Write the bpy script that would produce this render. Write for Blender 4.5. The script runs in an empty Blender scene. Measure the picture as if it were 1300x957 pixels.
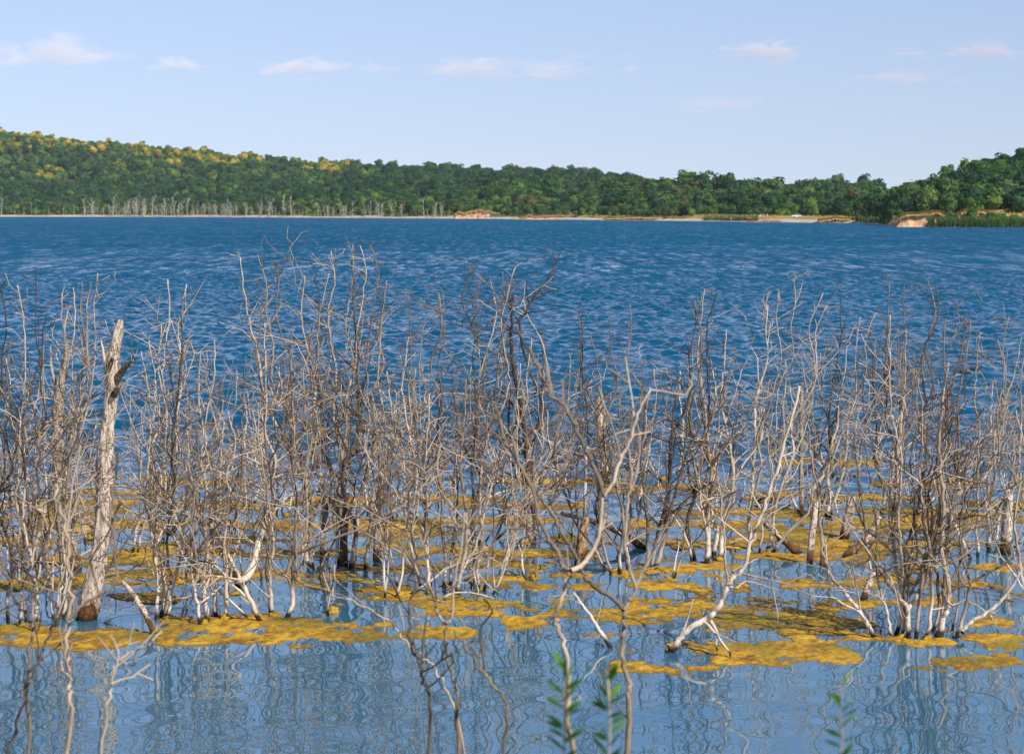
import bpy, math, random
import numpy as np
from mathutils import Vector

scene = bpy.context.scene
col = scene.collection
PI = math.pi
rad = math.radians

# ------------------------------------------------------------------ camera
F = 2530.0                      # focal length in photograph pixels (1300 wide)
CX, CY, HY = 650.0, 478.5, 268.5
H = 4.5                         # eye height above the lake
PITCH = math.atan((CY - HY) / F)
cam_d = bpy.data.cameras.new('camera')
cam = bpy.data.objects.new('camera', cam_d)
col.objects.link(cam)
cam.location = (0, 0, H)
cam.rotation_euler = (PI / 2 - PITCH, 0, 0)
cam_d.sensor_width = 36.0
cam_d.lens = F / 1300.0 * 36.0
cam_d.clip_start = 0.5
cam_d.clip_end = 60000
cam_d.dof.use_dof = True
cam_d.dof.focus_distance = 23.0
cam_d.dof.aperture_fstop = 5.0
scene.camera = cam

# ------------------------------------------------------------------ world, sun, exposure
SUN_EL, SUN_AZ = rad(45), rad(138)          # azimuth clockwise from +Y
world = bpy.data.worlds.new('World')
scene.world = world
world.use_nodes = True
nt = world.node_tree
nt.nodes.clear()
sky = nt.nodes.new('ShaderNodeTexSky')
sky.sky_type = 'NISHITA'
sky.sun_disc = False
sky.sun_elevation = SUN_EL
sky.sun_rotation = SUN_AZ
sky.air_density = 1.0
sky.dust_density = 0.0
sky.ozone_density = 6.0
sky.altitude = 300
bg = nt.nodes.new('ShaderNodeBackground')
bg.inputs['Strength'].default_value = 0.093
wo = nt.nodes.new('ShaderNodeOutputWorld')
tcw = nt.nodes.new('ShaderNodeTexCoord')
mpw = nt.nodes.new('ShaderNodeVectorMath'); mpw.operation = 'MULTIPLY_ADD'
mpw.inputs[1].default_value = (1, 1, .45); mpw.inputs[2].default_value = (0, 0, .05)
nrw = nt.nodes.new('ShaderNodeVectorMath'); nrw.operation = 'NORMALIZE'
tint = nt.nodes.new('ShaderNodeMix'); tint.data_type = 'RGBA'; tint.blend_type = 'MULTIPLY'
tint.inputs[0].default_value = 1.0; tint.inputs[7].default_value = (1.2, 1.0, 1.07, 1)
nt.links.new(tcw.outputs['Generated'], mpw.inputs[0]); nt.links.new(mpw.outputs[0], nrw.inputs[0]); nt.links.new(nrw.outputs[0], sky.inputs['Vector'])
nt.links.new(sky.outputs[0], tint.inputs[6]); nt.links.new(tint.outputs[2], bg.inputs[0])
nt.links.new(bg.outputs[0], wo.inputs[0])
sun_d = bpy.data.lights.new('sun', 'SUN')
sun_d.energy = 5.0
sun_d.angle = rad(0.5)
sun_d.color = (1.0, 0.94, 0.83)
sun = bpy.data.objects.new('sun', sun_d)
col.objects.link(sun)
sdir = Vector((math.sin(SUN_AZ) * math.cos(SUN_EL), math.cos(SUN_AZ) * math.cos(SUN_EL), math.sin(SUN_EL)))
sun.rotation_euler = sdir.to_track_quat('Z', 'Y').to_euler()
scene.view_settings.view_transform = 'Standard'
scene.view_settings.look = 'None'
scene.view_settings.gamma = 1.0
scene.view_settings.exposure = 0.28
scene.cycles.max_bounces = 6
scene.cycles.volume_bounces = 2

# ------------------------------------------------------------------ measuring helpers
def W(px, py, Y):
    """the point seen at photograph pixel px, py that stands Y metres out"""
    xc, yc = (px - CX) / F, (CY - py) / F
    d = (xc, math.cos(PITCH) + yc * math.sin(PITCH), -math.sin(PITCH) + yc * math.cos(PITCH))
    k = Y / d[1]
    return np.array((d[0] * k, Y, H + d[2] * k))

def gd(py):
    """distance of the water surface seen on row py"""
    yc = (CY - py) / F
    dz = -math.sin(PITCH) + yc * math.cos(PITCH)
    return -H / dz * (math.cos(PITCH) + yc * math.sin(PITCH))

def G(px, py):
    return W(px, py, gd(py))

# ------------------------------------------------------------------ mesh helpers
class MB:
    def __init__(s):
        s.v, s.f, s.n, s.t = [], [], 0, []
    def quads(s, v, f):
        s.v.append(np.asarray(v, float)); s.f.append(np.asarray(f, int) + s.n); s.n += len(v)
    def tube(s, pts, r, sides=None, cap=True, wob=0.0, rng=None):
        pts = np.asarray(pts, float)
        n = len(pts)
        r = np.broadcast_to(np.asarray(r, float), (n,)).copy()
        if sides is None:
            m = r.max()
            sides = 8 if m > .03 else 6 if m > .014 else 4 if m > .006 else 3
        t = np.gradient(pts, axis=0)
        t /= np.linalg.norm(t, axis=1)[:, None] + 1e-9
        mt = np.abs(t.mean(0))
        ref = np.zeros(3); ref[int(np.argmin(mt))] = 1
        u = np.cross(t, ref); u /= np.linalg.norm(u, axis=1)[:, None] + 1e-9
        w = np.cross(t, u)
        if cap:
            pts = np.vstack([pts, pts[-1] + t[-1] * r[-1] * .3]); r = np.append(r, r[-1] * .02)
            u = np.vstack([u, u[-1]]); w = np.vstack([w, w[-1]]); n += 1
        a = np.arange(sides) * 2 * PI / sides
        rr = r[:, None]
        if wob and rng is not None:
            rr = rr * (1 + rng.normal(0, wob, (n, sides)))
        v = pts[:, None, :] + (u[:, None, :] * np.cos(a)[None, :, None] + w[:, None, :] * np.sin(a)[None, :, None]) * rr[..., None]
        i = np.arange(n - 1)[:, None] * sides; j = np.arange(sides)[None, :]; k = (j + 1) % sides
        f = np.stack([i + j, i + k, i + sides + k, i + sides + j], -1).reshape(-1, 4)
        s.quads(v.reshape(-1, 3), f)
    def mesh(s, name, mat=None, smooth=True):
        v = np.concatenate(s.v); f = np.concatenate(s.f)
        return mesh_np(name, v, f, mat, smooth)

def mesh_np(name, v, f, mat=None, smooth=True):
    me = bpy.data.meshes.new(name)
    k = f.shape[1]
    me.vertices.add(len(v)); me.vertices.foreach_set('co', np.ascontiguousarray(v, dtype=np.float32).ravel())
    me.loops.add(f.size); me.loops.foreach_set('vertex_index', np.ascontiguousarray(f, dtype=np.int32).ravel())
    me.polygons.add(len(f)); me.polygons.foreach_set('loop_start', np.arange(len(f), dtype=np.int32) * k)
    me.polygons.foreach_set('use_smooth', np.full(len(f), smooth, dtype=bool))
    me.update(calc_edges=True)
    if mat: me.materials.append(mat)
    return me

def link(name, me, parent=None, loc=None):
    o = bpy.data.objects.new(name, me)
    col.objects.link(o)
    if parent is not None:
        o.parent = parent
        if parent.location.length and parent.parent is None:
            o.matrix_parent_inverse.identity()
    if loc is not None: o.location = loc
    return o

def tag(o, label=None, cat=None, group=None, kind=None):
    if label: o['label'] = label
    if cat: o['category'] = cat
    if group: o['group'] = group
    if kind: o['kind'] = kind
    return o

def empty(name, loc):
    o = bpy.data.objects.new(name, None)
    o.empty_display_size = .2
    col.objects.link(o); o.location = loc
    return o

def grid_faces(nr, nc):
    i = np.arange(nr - 1)[:, None] * nc; j = np.arange(nc - 1)[None, :]
    return np.stack([i + j, i + j + 1, i + nc + j + 1, i + nc + j], -1).reshape(-1, 4)

# value noise in numpy (world space), for shapes
_perm = np.random.default_rng(5).random((256, 256))
def vnoise(x, y):
    x = np.asarray(x, float); y = np.asarray(y, float)
    xi = np.floor(x).astype(int); yi = np.floor(y).astype(int)
    fx = x - xi; fy = y - yi
    fx = fx * fx * (3 - 2 * fx); fy = fy * fy * (3 - 2 * fy)
    g = lambda a, b: _perm[a % 256, b % 256]
    return (g(xi, yi) * (1 - fx) + g(xi + 1, yi) * fx) * (1 - fy) + (g(xi, yi + 1) * (1 - fx) + g(xi + 1, yi + 1) * fx) * fy
def fbm(x, y, o=4):
    s, a, t = 0, 1, 0
    for k in range(o):
        s = s + a * vnoise(x * 2 ** k + 17.3 * k, y * 2 ** k + 9.1 * k); t += a; a *= .5
    return s / t
def sst(a, b, x):
    t = np.clip((np.asarray(x, float) - a) / (b - a), 0, 1)
    return t * t * (3 - 2 * t)

# ------------------------------------------------------------------ materials
class NT:
    def __init__(s, name):
        s.m = bpy.data.materials.new(name); s.m.use_nodes = True
        s.t = s.m.node_tree; s.t.nodes.clear()
        s.out = s.n('ShaderNodeOutputMaterial')
    def n(s, ty, **kw):
        nd = s.t.nodes.new(ty)
        for k, v in kw.items(): setattr(nd, k, v)
        return nd
    def l(s, a, b): s.t.links.new(a, b)
    def put(s, sock, v):
        if hasattr(v, 'is_output'): s.l(v, sock)
        else: sock.default_value = v
    def pos(s): return s.n('ShaderNodeNewGeometry').outputs['Position']
    def mapping(s, vec, scale=(1, 1, 1), loc=(0, 0, 0)):
        m = s.n('ShaderNodeMapping'); s.l(vec, m.inputs[0]); m.inputs['Scale'].default_value = scale; m.inputs['Location'].default_value = loc
        return m.outputs[0]
    def noise(s, vec, scale, detail=4, rough=.5, dist=0.0):
        nd = s.n('ShaderNodeTexNoise'); s.l(vec, nd.inputs['Vector'])
        nd.inputs['Scale'].default_value = scale; nd.inputs['Detail'].default_value = detail
        nd.inputs['Roughness'].default_value = rough; nd.inputs['Distortion'].default_value = dist
        return nd.outputs['Fac']
    def ramp(s, fac, stops, interp='LINEAR'):
        r = s.n('ShaderNodeValToRGB'); s.put(r.inputs[0], fac)
        e = r.color_ramp.elements; r.color_ramp.interpolation = interp
        while len(e) < len(stops): e.new(.5)
        for k, (p, c) in enumerate(stops):
            e[k].position = p; e[k].color = (*c, 1) if len(c) == 3 else c
        return r.outputs[0]
    def math(s, op, a, b=0.0, c=None, clamp=False):
        m = s.n('ShaderNodeMath', operation=op, use_clamp=clamp); s.put(m.inputs[0], a); s.put(m.inputs[1], b)
        if c is not None: s.put(m.inputs[2], c)
        return m.outputs[0]
    def range(s, v, a, b, c=0.0, d=1.0, smooth=False):
        m = s.n('ShaderNodeMapRange'); m.clamp = True
        if smooth: m.interpolation_type = 'SMOOTHSTEP'
        s.put(m.inputs[0], v)
        for k, q in enumerate((a, b, c, d)): s.put(m.inputs[k + 1], q)
        return m.outputs[0]
    def mix(s, fac, a, b, blend='MIX'):
        m = s.n('ShaderNodeMix', data_type='RGBA', blend_type=blend)
        s.put(m.inputs[0], fac)
        s.put(m.inputs[6], a if hasattr(a, 'is_output') or len(a) == 4 else (*a, 1))
        s.put(m.inputs[7], b if hasattr(b, 'is_output') or len(b) == 4 else (*b, 1))
        return m.outputs[2]
    def sep(s, v):
        m = s.n('ShaderNodeSeparateXYZ'); s.l(v, m.inputs[0]); return m.outputs
    def rand(s): return s.n('ShaderNodeObjectInfo').outputs['Random']
    def bump(s, h, strength, dist, normal=None):
        b = s.n('ShaderNodeBump'); s.put(b.inputs['Height'], h); b.inputs['Strength'].default_value = strength; b.inputs['Distance'].default_value = dist
        if normal is not None: s.l(normal, b.inputs['Normal'])
        return b.outputs[0]
    def bsdf(s, color, rough=.8, spec=.3, normal=None):
        p = s.n('ShaderNodeBsdfPrincipled')
        s.put(p.inputs['Base Color'], color if hasattr(color, 'is_output') else (*color, 1))
        s.put(p.inputs['Roughness'], rough); p.inputs['Specular IOR Level'].default_value = spec
        if normal is not None: s.l(normal, p.inputs['Normal'])
        return p
    def done(s, p):
        s.l(p.outputs[0], s.out.inputs['Surface']); return s.m

def bark_material(name, dark, mid, pale, bleach_h=.55, bleach=(.62, .53, .425)):
    t = NT(name)
    p = t.pos(); z = t.sep(p)[2]
    n1 = t.noise(p, 7, 4, .6); n2 = t.noise(t.mapping(p, (60, 60, 12)), 1, 3, .6)
    rnd = t.rand()
    f = t.math('ADD', t.math('MULTIPLY', n1, .75), t.math('ADD', t.math('MULTIPLY', n2, .35), t.math('MULTIPLY', rnd, .5)))
    c = t.ramp(t.math('SUBTRACT', f, .3), [(.15, dark), (.5, mid), (.85, pale)])
    nz = t.noise(p, 2.2, 3, .6)
    hz = t.math('SUBTRACT', z, t.math('MULTIPLY', t.math('SUBTRACT', nz, .5), .9))
    bl = t.range(hz, bleach_h * .55, bleach_h * 1.35, 1, 0, True)
    bw = t.ramp(n2, [(.25, tuple(x * .55 for x in bleach)), (.55, bleach), (.9, tuple(min(.8, x * 1.15) for x in bleach))])
    c = t.mix(bl, c, bw)
    # the stretch wetted by ripples
    wet = t.range(t.math('SUBTRACT', z, t.math('MULTIPLY', t.math('SUBTRACT', n1, .5), .12)), .05, .12, 1, 0, True)
    c = t.mix(wet, c, (.035, .022, .012))
    # a few specks of yellow lichen
    li = t.range(t.noise(p, 5.5, 2, .5), .69, .73, 0, .8)
    c = t.mix(li, c, (.33, .22, .04))
    nb = t.bump(n2, .6, .01)
    return t.done(t.bsdf(c, .85, .2, nb))

M = {}
M['bark'] = bark_material('grey_bark', (.09, .066, .045), (.3, .225, .155), (.6, .48, .345), .42)
M['bark_dark'] = bark_material('dark_bark', (.033, .024, .017), (.1, .072, .05), (.25, .185, .13), .35, (.4, .34, .27))
M['bark_pale'] = bark_material('pale_bark', (.2, .15, .105), (.42, .33, .235), (.6, .49, .37), .5)

def wood_material(name, a, b, c_, crack=(.05, .03, .018)):
    t = NT(name)
    p = t.pos(); z = t.sep(p)[2]
    g = t.noise(t.mapping(p, (38, 38, 5)), 1, 5, .65, .6)
    big = t.noise(p, 5, 3, .6)
    c = t.ramp(t.math('ADD', t.math('MULTIPLY', g, .7), t.math('MULTIPLY', big, .4)), [(.32, a), (.52, b), (.72, c_)])
    cr = t.range(t.noise(t.mapping(p, (26, 26, 8), (3, 1, 2)), 1, 4, .75, 1.2), .38, .455, 1, 0)
    c = t.mix(t.range(t.noise(t.mapping(p, (15, 15, 3.5)), 1, 4, .7), .52, .62, 0, .5), c, tuple(x * .45 for x in a))
    c = t.mix(t.math('MULTIPLY', cr, .85), c, crack)
    wet = t.range(t.math('SUBTRACT', z, t.math('ADD', t.math('MULTIPLY', t.math('SUBTRACT', big, .5), .7), t.math('MULTIPLY', t.math('SUBTRACT', g, .5), .4))), .1, .24, 1, 0, True)
    c = t.mix(wet, c, (.14, .065, .02))
    w2 = t.range(t.math('SUBTRACT', z, t.math('MULTIPLY', t.math('SUBTRACT', g, .5), .1)), .03, .08, 1, 0, True)
    c = t.mix(w2, c, (.04, .025, .012))
    nb = t.bump(t.math('SUBTRACT', g, t.math('MULTIPLY', cr, .7)), .9, .025)
    return t.done(t.bsdf(c, .85, .2, nb))
M['wood'] = wood_material('bleached_wood', (.36, .25, .17), (.6, .48, .37), (.72, .62, .51))
M['wood_brown'] = wood_material('brown_wood', (.2, .1, .05), (.42, .25, .14), (.6, .42, .28))
M['wood_grey'] = wood_material('grey_wood', (.2, .15, .1), (.38, .3, .22), (.55, .46, .36))
M['wood_dark'] = wood_material('weathered_dark_wood', (.05, .035, .025), (.13, .09, .06), (.3, .22, .16))

def algae_material():
    t = NT('yellow_algae')
    p = t.pos()
    n1 = t.noise(t.mapping(p, (1, .8, 1)), 2.2, 5, .65); n2 = t.noise(p, 16, 4, .7); n3 = t.noise(p, .9, 2, .5)
    c = t.ramp(t.math('ADD', t.math('MULTIPLY', n1, .6), t.math('MULTIPLY', n2, .5)),
               [(.4, (.07, .045, .008)), (.48, (.27, .145, .012)), (.57, (.47, .265, .016)), (.7, (.62, .385, .034))])
    gr = t.range(t.math('ADD', n3, t.math('MULTIPLY', n1, .4)), .68, .86, 0, .75)
    c = t.mix(gr, c, (.15, .135, .014))
    z = t.sep(p)[2]
    wet = t.range(z, .002, .012, .8, 0)
    c = t.mix(wet, c, (.16, .085, .012))
    nb = t.bump(n2, .9, .04)
    return t.done(t.bsdf(c, .7, .3, nb))
M['algae'] = algae_material()

def foliage_material(name, a, b, c_, trans=.22):
    t = NT(name)
    p = t.pos(); r = t.rand()
    n = t.noise(p, .9, 2, .6)
    f = t.math('ADD', t.math('MULTIPLY', r, .75), t.math('MULTIPLY', n, .45))
    c = t.ramp(f, [(.15, a), (.55, b), (1.0, c_)])
    d = t.bsdf(c, .75, .15)
    tr = t.n('ShaderNodeBsdfTranslucent'); t.l(c, tr.inputs[0])
    mx = t.n('ShaderNodeMixShader'); mx.inputs[0].default_value = trans
    t.l(d.outputs[0], mx.inputs[1]); t.l(tr.outputs[0], mx.inputs[2])
    return t.done(mx)
FOL = [('dark', (.014, .044, .028), (.025, .072, .03), (.046, .104, .032)),
       ('mid', (.028, .076, .024), (.05, .115, .028), (.085, .155, .035)),
       ('light', (.065, .135, .026), (.1, .18, .033), (.15, .22, .045)),
       ('yellow', (.18, .2, .025), (.34, .28, .028), (.48, .36, .045)),
       ('brown', (.07, .07, .03), (.11, .1, .042), (.09, .11, .035))]
for k, a, b, c_ in FOL: M['fol_' + k] = foliage_material(k + '_foliage', a, b, c_)
M['leaf'] = foliage_material('willow_leaf', (.03, .09, .015), (.07, .2, .02), (.16, .34, .03), .35)
M['reed'] = foliage_material('reed_leaf', (.07, .13, .03), (.13, .19, .045), (.25, .25, .09), .25)
M['drygrass'] = foliage_material('dry_grass', (.34, .25, .08), (.46, .34, .12), (.52, .42, .17), .2)

def simple(name, stops, scale=1.0, detail=4, rough=.9, bump=0, bdist=.1, msc=(1, 1, 1)):
    t = NT(name); p = t.pos()
    n = t.noise(t.mapping(p, msc), scale, detail, .6)
    nb = t.bump(n, bump, bdist) if bump else None
    return t.done(t.bsdf(t.ramp(n, stops), rough, .2, nb))
M['sand'] = simple('sand', [(.3, (.36, .27, .18)), (.7, (.6, .5, .37))], .15)
M['hill'] = simple('undergrowth', [(.3, (.03, .05, .015)), (.7, (.07, .085, .03))], .05)
M['meadow'] = simple('dry_meadow', [(.3, (.12, .15, .04)), (.55, (.36, .29, .1)), (.75, (.45, .35, .14))], .06, 5)
M['earth'] = simple('bare_earth', [(.3, (.24, .125, .06)), (.52, (.5, .3, .17)), (.72, (.66, .46, .3))], .5, 5, .95, 0, .5, (1, 1, .35))
M['earth_red'] = simple('red_earth', [(.3, (.1, .045, .025)), (.52, (.24, .12, .07)), (.72, (.42, .25, .16))], .3, 5, .95, 0, .5, (1, 1, .5))
M['nearbank'] = simple('bank_soil', [(.3, (.05, .06, .02)), (.7, (.16, .13, .06))], 2.0, 5, .95, .6, .1)
M['deadfar'] = simple('far_dead_wood', [(.3, (.26, .21, .175)), (.7, (.6, .53, .46))], .4)

# ------------------------------------------------------------------ water
def wave_height(X, Y):
    rng = np.random.default_rng(11)
    rough = sst(24.5, 40, Y + 5 * (fbm(X * .12, Y * .12) - .5))
    gust = .7 + .6 * fbm(X * .05 + 3, Y * .022 + 8, 3)
    z = np.zeros_like(X)
    for k in range(34):
        lam = .5 * (2.6 / .5) ** rng.random()
        th = rng.normal(0, .72)
        kk = 2 * PI / lam
        ph = rng.random() * 2 * PI
        amp = .0118 * lam
        s = np.sin(kk * (math.sin(th) * X + math.cos(th) * Y) + ph + 1.5 * vnoise(X * .3 + k, Y * .3 + 2 * k))
        z += amp * (1 - np.abs(s) * 2 if k % 3 == 0 else s)
    z *= rough * gust * (.72 + .25 * sst(60, 110, Y))
    q = np.zeros_like(X)
    for k in range(12):
        lam = .55 * (2.6 / .55) ** rng.random()
        th = rng.normal(0, .3); kk = 2 * PI / lam
        q += .0011 * lam * np.sin(kk * (math.sin(th) * X + math.cos(th) * Y) + rng.random() * 6.28 + 2.2 * vnoise(X * .35 + k * 3, Y * .35))
    return z + q * (1 - rough) * (.5 + fbm(X * .2, Y * .12))

def build_water():
    ys = [-60, -20, 0, 8, 12.5]
    y = 13.0
    while y < 180:
        ys.append(y); y += max(.075, .075 + (y - 20) * .0011)
    while y < 2600:
        ys.append(y); y *= 1.06
    ys += [4000]
    ys = np.array(ys)
    u = np.concatenate([[-3.6, -2.8, -2.3, -1.9, -1.7], np.linspace(-1.6, 1.6, 540), [1.7, 1.9, 2.3, 2.8, 3.6]])
    Wd = .262 * np.maximum(ys, 10) + 1.5
    X = u[None, :] * Wd[:, None]; Y = np.repeat(ys[:, None], len(u), 1)
    dense = (np.abs(u)[None, :] < 1.65) & (ys[:, None] > 12.6) & (ys[:, None] < 300)
    Z = np.where(dense, wave_height(X, Y) * (1 - sst(105, 178, Y)), 0)
    v = np.stack([X, Y, Z], -1).reshape(-1, 3)
    t = NT('lake_water')
    p = t.pos(); s = t.sep(p)
    rip = t.range(s[1], 25, 46, 0, 1, True)
    mid = t.range(s[1], 80, 170, 0, 1, True)
    far = t.range(s[1], 110, 320, 0, 1, True)
    def chan(scale, loc, detail):
        nd = t.n('ShaderNodeTexNoise'); t.l(t.mapping(p, scale, loc), nd.inputs['Vector'])
        nd.inputs['Scale'].default_value = 1; nd.inputs['Detail'].default_value = detail; nd.inputs['Roughness'].default_value = .6
        c = t.n('ShaderNodeSeparateColor'); t.l(nd.outputs['Color'], c.inputs[0])
        return t.math('SUBTRACT', c.outputs[0], .5), t.math('SUBTRACT', c.outputs[1], .5)
    # wind ripples as slopes, three sizes
    ax, ay = chan((3.2, 2.4, 0), (0, 0, 0), 3)
    bx, by = chan((1.2, .17, 0), (7, 3, 0), 3)
    cx, cy = chan((.55, .042, 0), (1, 9, 0), 3)
    ex, ey = chan((.12, .012, 0), (4, 2, 0), 3)
    def tot(q0, q1, q2, q3):
        v = t.math('MULTIPLY', t.math('MULTIPLY', q0, rip), .75)
        v = t.math('ADD', v, t.math('MULTIPLY', t.math('MULTIPLY', q1, mid), 1.1))
        v = t.math('ADD', v, t.math('MULTIPLY', t.math('MULTIPLY', q2, mid), .36))
        return t.math('ADD', v, t.math('MULTIPLY', t.math('MULTIPLY', q3, far), .1))
    sx = tot(ax, bx, cx, ex)
    sy = t.math('SUBTRACT', tot(ay, by, cy, ey), t.math('ADD', t.math('MULTIPLY', mid, .2), t.math('MULTIPLY', far, .14)))
    cv = t.n('ShaderNodeCombineXYZ'); t.l(t.math('MULTIPLY', sx, .6), cv.inputs[0]); t.l(sy, cv.inputs[1])
    ad = t.n('ShaderNodeVectorMath', operation='ADD'); t.l(t.n('ShaderNodeNewGeometry').outputs['Normal'], ad.inputs[0]); t.l(cv.outputs[0], ad.inputs[1])
    nr = t.n('ShaderNodeVectorMath', operation='NORMALIZE'); t.l(ad.outputs[0], nr.inputs[0])
    patch = t.noise(t.mapping(p, (.012, .03, 0)), 1, 4, .6)
    deep = t.ramp(patch, [(.3, (.001, .05, .098)), (.7, (.0015, .07, .142))])
    sky_sheen = t.range(t.math('ADD', s[1], t.math('MULTIPLY', t.math('SUBTRACT', t.noise(t.mapping(p, (.25, .2, 0)), 1, 3, .5), .5), 14)), 20, 38, 1, 0, True)
    body = t.mix(sky_sheen, deep, (.035, .12, .185))  # paler body colour on the near water stands in for bright sky reflection
    b = t.bsdf(body, t.range(s[1], 26, 120, .012, .07), .5, nr.outputs[0])
    t.l(t.range(s[1], 25, 43, 3.8, 1.22, True), b.inputs['IOR'])
    me = mesh_np('water', v, grid_faces(len(ys), len(u)), t.done(b))
    tag(link('water', me), 'deep blue rippled lake water, calm among the dead shrubs', kind='structure')
build_water()

# near bank below the frame, where the photographer stands
def build_near_bank():
    xs = np.linspace(-14, 14, 80); ys = np.linspace(-12, 14.6, 80)
    X, Y = np.meshgrid(xs, ys)
    Z = np.minimum(2.95, 4.05 - .3 * Y) + .12 * (fbm(X * .8, Y * .8) - .5)
    v = np.stack([X, Y, Z], -1).reshape(-1, 3)
    tag(link('near_bank', mesh_np('near_bank', v, grid_faces(80, 80), M['nearbank'])), 'grassy near bank sloping into the lake', kind='structure')
build_near_bank()
def near_z(Y): return min(2.95, 4.05 - .3 * Y)

# ------------------------------------------------------------------ far terrain
XT = np.array([-900, -300, 0, 100, 200, 300, 400, 440, 500, 600, 660, 740, 860, 940, 1030, 1085, 1112, 1135, 1170, 1200, 1250, 1300, 1500, 2200], float)
YS = np.array([2000, 1800, 1720, 1690, 1640, 1560, 1440, 1400, 1330, 1230, 1170, 1080, 950, 870, 800, 770, 690, 582, 576, 573, 570, 567, 560, 560], float)
SKY = np.array([130, 145, 163, 177, 187, 196, 203, 203, 209, 212, 216, 215, 225, 228, 229, 231, 231, 227, 229, 206, 195, 189, 180, 190], float)
FR = np.array([240, 242, 243, 241, 240, 238, 237, 236, 236, 233, 232, 230, 231, 235, 238, 240, 238, 233, 231, 208, 197, 191, 182, 192], float)
right = np.where(XT >= 1135, 1.0, 0.0)
s2 = np.where(right > 0, 170, 260); s3 = np.where(right > 0, 260, 420); s4 = np.where(right > 0, 420, 1150); s5 = s4 + 700
TH = np.where(right > 0, 8.0, 11.5)
z2 = H + (HY - FR) * (YS + s2) / F - TH
z4 = H + (HY - SKY) * (YS + s4) / F - 15.0
z4 = np.where(right > 0, z2 * .8, z4)
z2 = np.where((right < 1) & (XT > 700), np.minimum(z2, 14), z2)
z3 = np.where(right > 0, z2 * .95, z2 * .8 + z4 * .12)
KS = np.stack([np.zeros_like(XT), np.full_like(XT, 14), s2, s3, s4, s5], 1)
KZ = np.stack([np.full_like(XT, -.4), np.full_like(XT, 1.4), z2, z3, z4, z4 * .3], 1)
def shore_y(px): return np.interp(px, XT, YS)
def terr(px, s):
    px = np.asarray(px, float); s = np.asarray(s, float)
    ks = np.stack([np.interp(px, XT, KS[:, i]) for i in range(6)], -1)
    kz = np.stack([np.interp(px, XT, KZ[:, i]) for i in range(6)], -1)
    out = kz[..., 0].copy()
    for i in range(5):
        t = np.clip((s - ks[..., i]) / (ks[..., i + 1] - ks[..., i]), 0, 1)
        te = t if i != 3 else t * t * (3 - 2 * t)
        out = np.where(s > ks[..., i], kz[..., i] + (kz[..., i + 1] - kz[..., i]) * te, out)
    Y = shore_y(px) + s
    X = (px - CX) / F * Y
    und = (fbm(X * .006 + 5, Y * .006 + 2, 3) - .5) * np.clip(s / 500, 0, 1) * 18
    und = np.where(px > 1140, und * .35, und)
    return X, Y, out + und
def build_terrain():
    px = np.concatenate([np.linspace(-900, -60, 15), np.linspace(-50, 1350, 180), np.linspace(1400, 2200, 12)])
    s = np.concatenate([np.linspace(6, 60, 8), np.linspace(90, 1200, 40), [1400, 1600, 1850]])
    S, P = np.meshgrid(s, px, indexing='ij')
    X, Y, Z = terr(P, S)
    v = np.stack([X, Y, Z], -1).reshape(-1, 3)
    tag(link('hill', mesh_np('hill', v, grid_faces(len(s), len(px)), M['hill'])), 'wooded hills rising behind the far shore of the lake', kind='structure')
    s = np.array([-4, 0, 3, 6, 9, 14]); z = np.array([-1.0, .02, .35, .7, 1.0, 1.42])
    S, P = np.meshgrid(s, px, indexing='ij')
    Y = shore_y(P) + S; X = (P - CX) / F * Y
    Z = np.repeat(z[:, None], len(px), 1) * (.7 + .6 * fbm(X * .03, Y * .03))
    v = np.stack([X, Y, Z], -1).reshape(-1, 3)
    tag(link('beach', mesh_np('beach', v, grid_faces(len(s), len(px)), M['sand'])), 'pale sandy strip along the far waterline', kind='structure')
    # dry meadow behind the beach, middle right
    px = np.linspace(690, 1400, 90); s = np.linspace(8, 46, 8)
    S, P = np.meshgrid(s, px, indexing='ij')
    X, Y, Z = terr(P, S)
    Z = np.where(S < 9, -.2, np.maximum(Z, 1.2) + .55 + .8 * (fbm(X * .05, Y * .05) - .5))
    v = np.stack([X, Y, Z], -1).reshape(-1, 3)
    tag(link('meadow', mesh_np('meadow', v, grid_faces(len(s), len(px)), M['meadow'])), 'dry yellow grass on the low bank behind the far shore', kind='structure')
build_terrain()

def surf(px, s):
    X, Y, Z = terr(np.array([px]), np.array([s]))
    return np.array((X[0], Y[0], Z[0]))

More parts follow.
